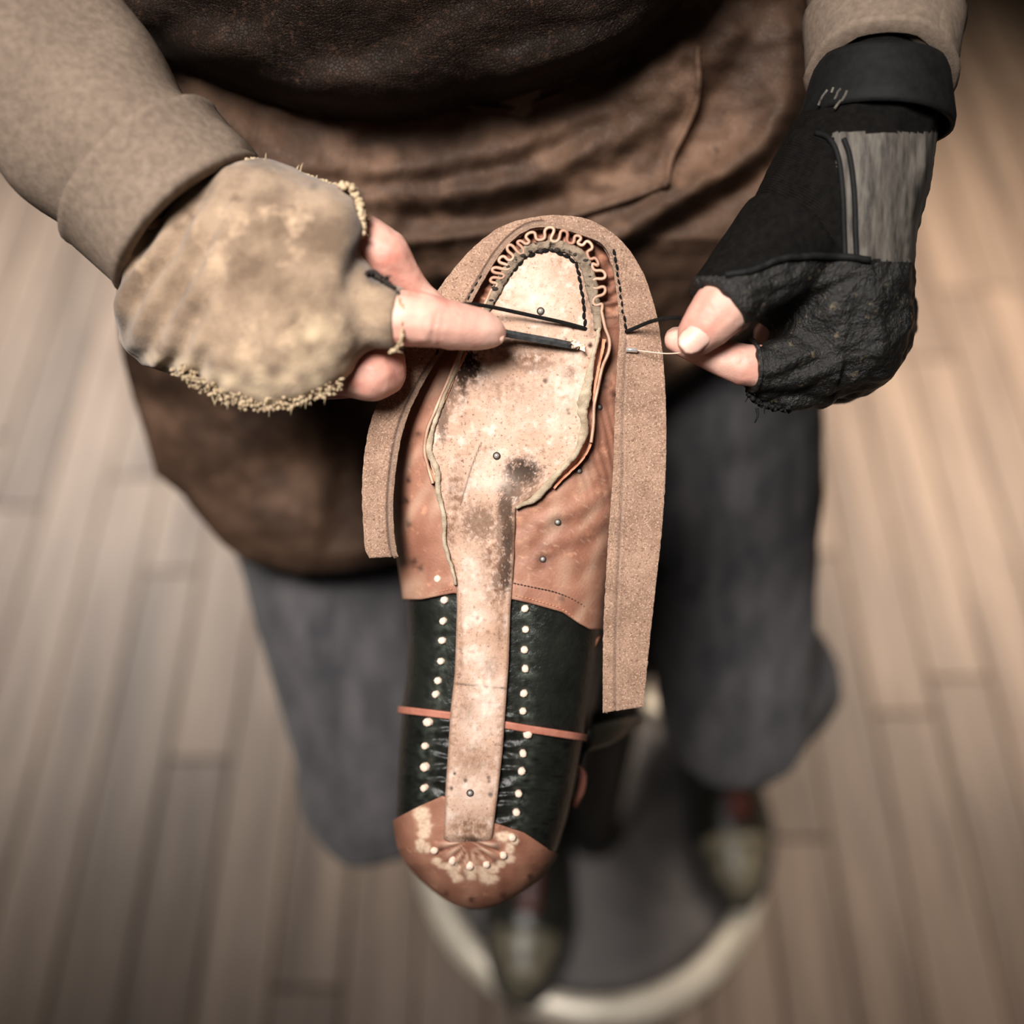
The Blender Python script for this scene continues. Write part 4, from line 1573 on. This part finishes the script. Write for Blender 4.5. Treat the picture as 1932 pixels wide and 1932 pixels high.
# ---- black fingerless glove (picture right)
kb = Bag()
chain(kb, [P(1655, 150, .502), P(1645, 240, .502), P(1605, 330, .503), P(1570, 420, .505), P(1562, 520, .508), P(1585, 620, .512)], [px2r(104, .5), px2r(124, .5), px2r(150, .5), px2r(160, .5), px2r(163, .5), px2r(140, .51)])
frustum(kb, P(1490, 455, .490), P(1352, 584, .4752), px2r(112, .49), px2r(69, .476))
frustum(kb, P(1560, 680, .500), P(1413, 690, .494), px2r(66, .5), px2r(50, .494))
chain(kb, [P(1442, 738, .500), P(1480, 748, .503), P(1545, 735, .508)], [px2r(22, .5), px2r(28, .5), px2r(40, .5)])
chain(kb, [P(1600, 600, .51), P(1570, 672, .508), P(1500, 690, .507)], [px2r(120, .51), px2r(84, .508), px2r(58, .507)])
chain(kb, [P(1610, 610, .53), P(1585, 690, .535), P(1490, 700, .545)], [px2r(100, .53), px2r(76, .535), px2r(54, .545)])
chain(kb, [P(1640, 600, .545), P(1620, 680, .555), P(1545, 700, .565)], [px2r(90, .545), px2r(66, .555), px2r(50, .565)])
kg = fuse(kb, 'black_glove', .0015, 4)


def in_leather(px, py):
    lim = float(np.interp(px, [1300, 1370, 1420, 1470, 1530, 1590, 1800], [520, 522, 512, 490, 484, 486, 500]))
    return py > lim


def kg_disp(c, n):
    px, py, d = proj(c)
    r = .0003 * ns(c[0] * 80, c[1] * 80, c[2] * 80)
    if in_leather(px, py):
        r += .0014 * ns(c[0] * 90, c[1] * 90, c[2] * 90) + .0008 * ns(c[0] * 220, c[1] * 220, c[2] * 220)
        r -= .006 * math.exp(-(((px - 1500) * .5 + (py - 590) * .85) / 18) ** 2) * math.exp(-((px - 1490) / 90) ** 2)
        r += .0015 * math.sin((px * .5 + py) * .12) * math.exp(-((px - 1520) / 70) ** 2 - ((py - 690) / 40) ** 2)
    return r


displace(kg, kg_disp)
lea = split_faces(kg, 'leather_palm', lambda c: in_leather(*proj(c)[:2]))
pan = split_faces(kg, 'grey_panel', lambda c: proj(c)[0] > 1578 + 14 * math.sin((proj(c)[1] - 300) / 90) and 250 < proj(c)[1])
KG = link('black_glove', kg, MT['knit'], PERSON)
tag(KG, 'black knit fingerless glove with worn leather palm')
link('leather_palm', lea, MT['bleather'], KG)
link('grey_panel', pan, MT['greypanel'], KG)
# seam piping between knit and leather, following the glove surface
from mathutils.bvhtree import BVHTree
bmx = bmesh.new()
for q in (kg, lea, pan): bmx.from_mesh(q)
bvh = BVHTree.FromBMesh(bmx)


def onglove(px, py, lift=.0):
    hit = bvh.ray_cast(C_, ray(px, py).normalized())
    return hit[0] + hit[1] * lift if hit[0] else P(px, py, .49)


def seam(name, path, r, mat, n=50, lift=.0004):
    v, f = tube([onglove(a, b, lift) for a, b in spline(path, n)], r, 7)
    return link(name, mesh(name, v, f), MT[mat], KG)


seam('seam_piping', [(1368, 520), (1420, 511), (1470, 489), (1530, 483), (1590, 485), (1640, 490)], .0016, 'strapblack')
seam('seam_piping', [(1540, 252), (1565, 262), (1582, 300), (1590, 370), (1592, 430), (1594, 484)], .0012, 'strapblack')
seam('seam_piping', [(1592, 262), (1604, 300), (1612, 370), (1614, 440), (1616, 486)], .0012, 'strapblack')
# wrist strap with its pale mark
v = []
for i in range(14):
    c = P(1662 - 10 * i / 13, 128 + 112 * i / 13, .502)
    ax_ = (P(1652, 240, .502) - P(1662, 128, .502)).normalized()
    a_ = R_ - ax_ * R_.dot(ax_)
    a_.normalize()
    b_ = ax_.cross(a_)
    rr_ = px2r(np.interp(i, [0, 2, 11, 13], [112, 118, 134, 132]), .5)
    for k in range(40):
        t = 2 * math.pi * k / 40
        v.append(c + a_ * math.cos(t) * rr_ + b_ * math.sin(t) * rr_)
me = mesh('wrist_strap', v, grid_faces(14, 40, wrap=True))
fix_normals(me)
ws = solid(link('wrist_strap', me, MT['strapblack'], KG), .002, 1)
bmx.from_mesh(me)
bvh = BVHTree.FromBMesh(bmx)
bag = Bag()
for path in ([(1568, 174), (1556, 190), (1549, 206)], [(1578, 170), (1574, 180)], [(1602, 176), (1594, 190), (1578, 212)], [(1590, 172), (1580, 190)]):
    vv, ff = tube([onglove(a, b, .0022) for a, b in spline(path, 8)], .0006, 6, .4)
    bag.add(vv, ff)
link('strap_mark', bag.mesh('strap_mark'), MT['greypanel'], KG)['label'] = 'pale worn strokes printed on the strap'
frays('frayed_edge', [(1322, 540), (1346, 556), (1372, 584), (1396, 620)], 70, 0, 2, KG, 'strapblack', (-1, 0), .0007, 6, onglove)
frays('frayed_edge', [(1412, 738), (1428, 756), (1446, 764), (1470, 770), (1490, 772)], 110, .501, 4, KG, 'strapblack', (-.4, 1), .0011, 7)
v, f = tube([P(1428, 770, .497), P(1430, 785, .497), P(1424, 798, .497)], [.0008, .0005, .0003], 6)
link('loose_thread', mesh('loose_thread', v, f), MT['strapblack'], KG)
ctr = P(1418, 690, .494)
axr = (P(1413, 690, .494) - P(1560, 680, .500)).normalized()
e1 = axr.cross(N_).normalized()
e2 = axr.cross(e1)
v, f = tube([ctr + (e1 * math.cos(t) + e2 * math.sin(t)) * px2r(48.5, .494) for t in np.linspace(0, 2 * math.pi, 40)], .0010, 8)
link('finger_rim', mesh('finger_rim', v, f), MT['bleather'], KG)
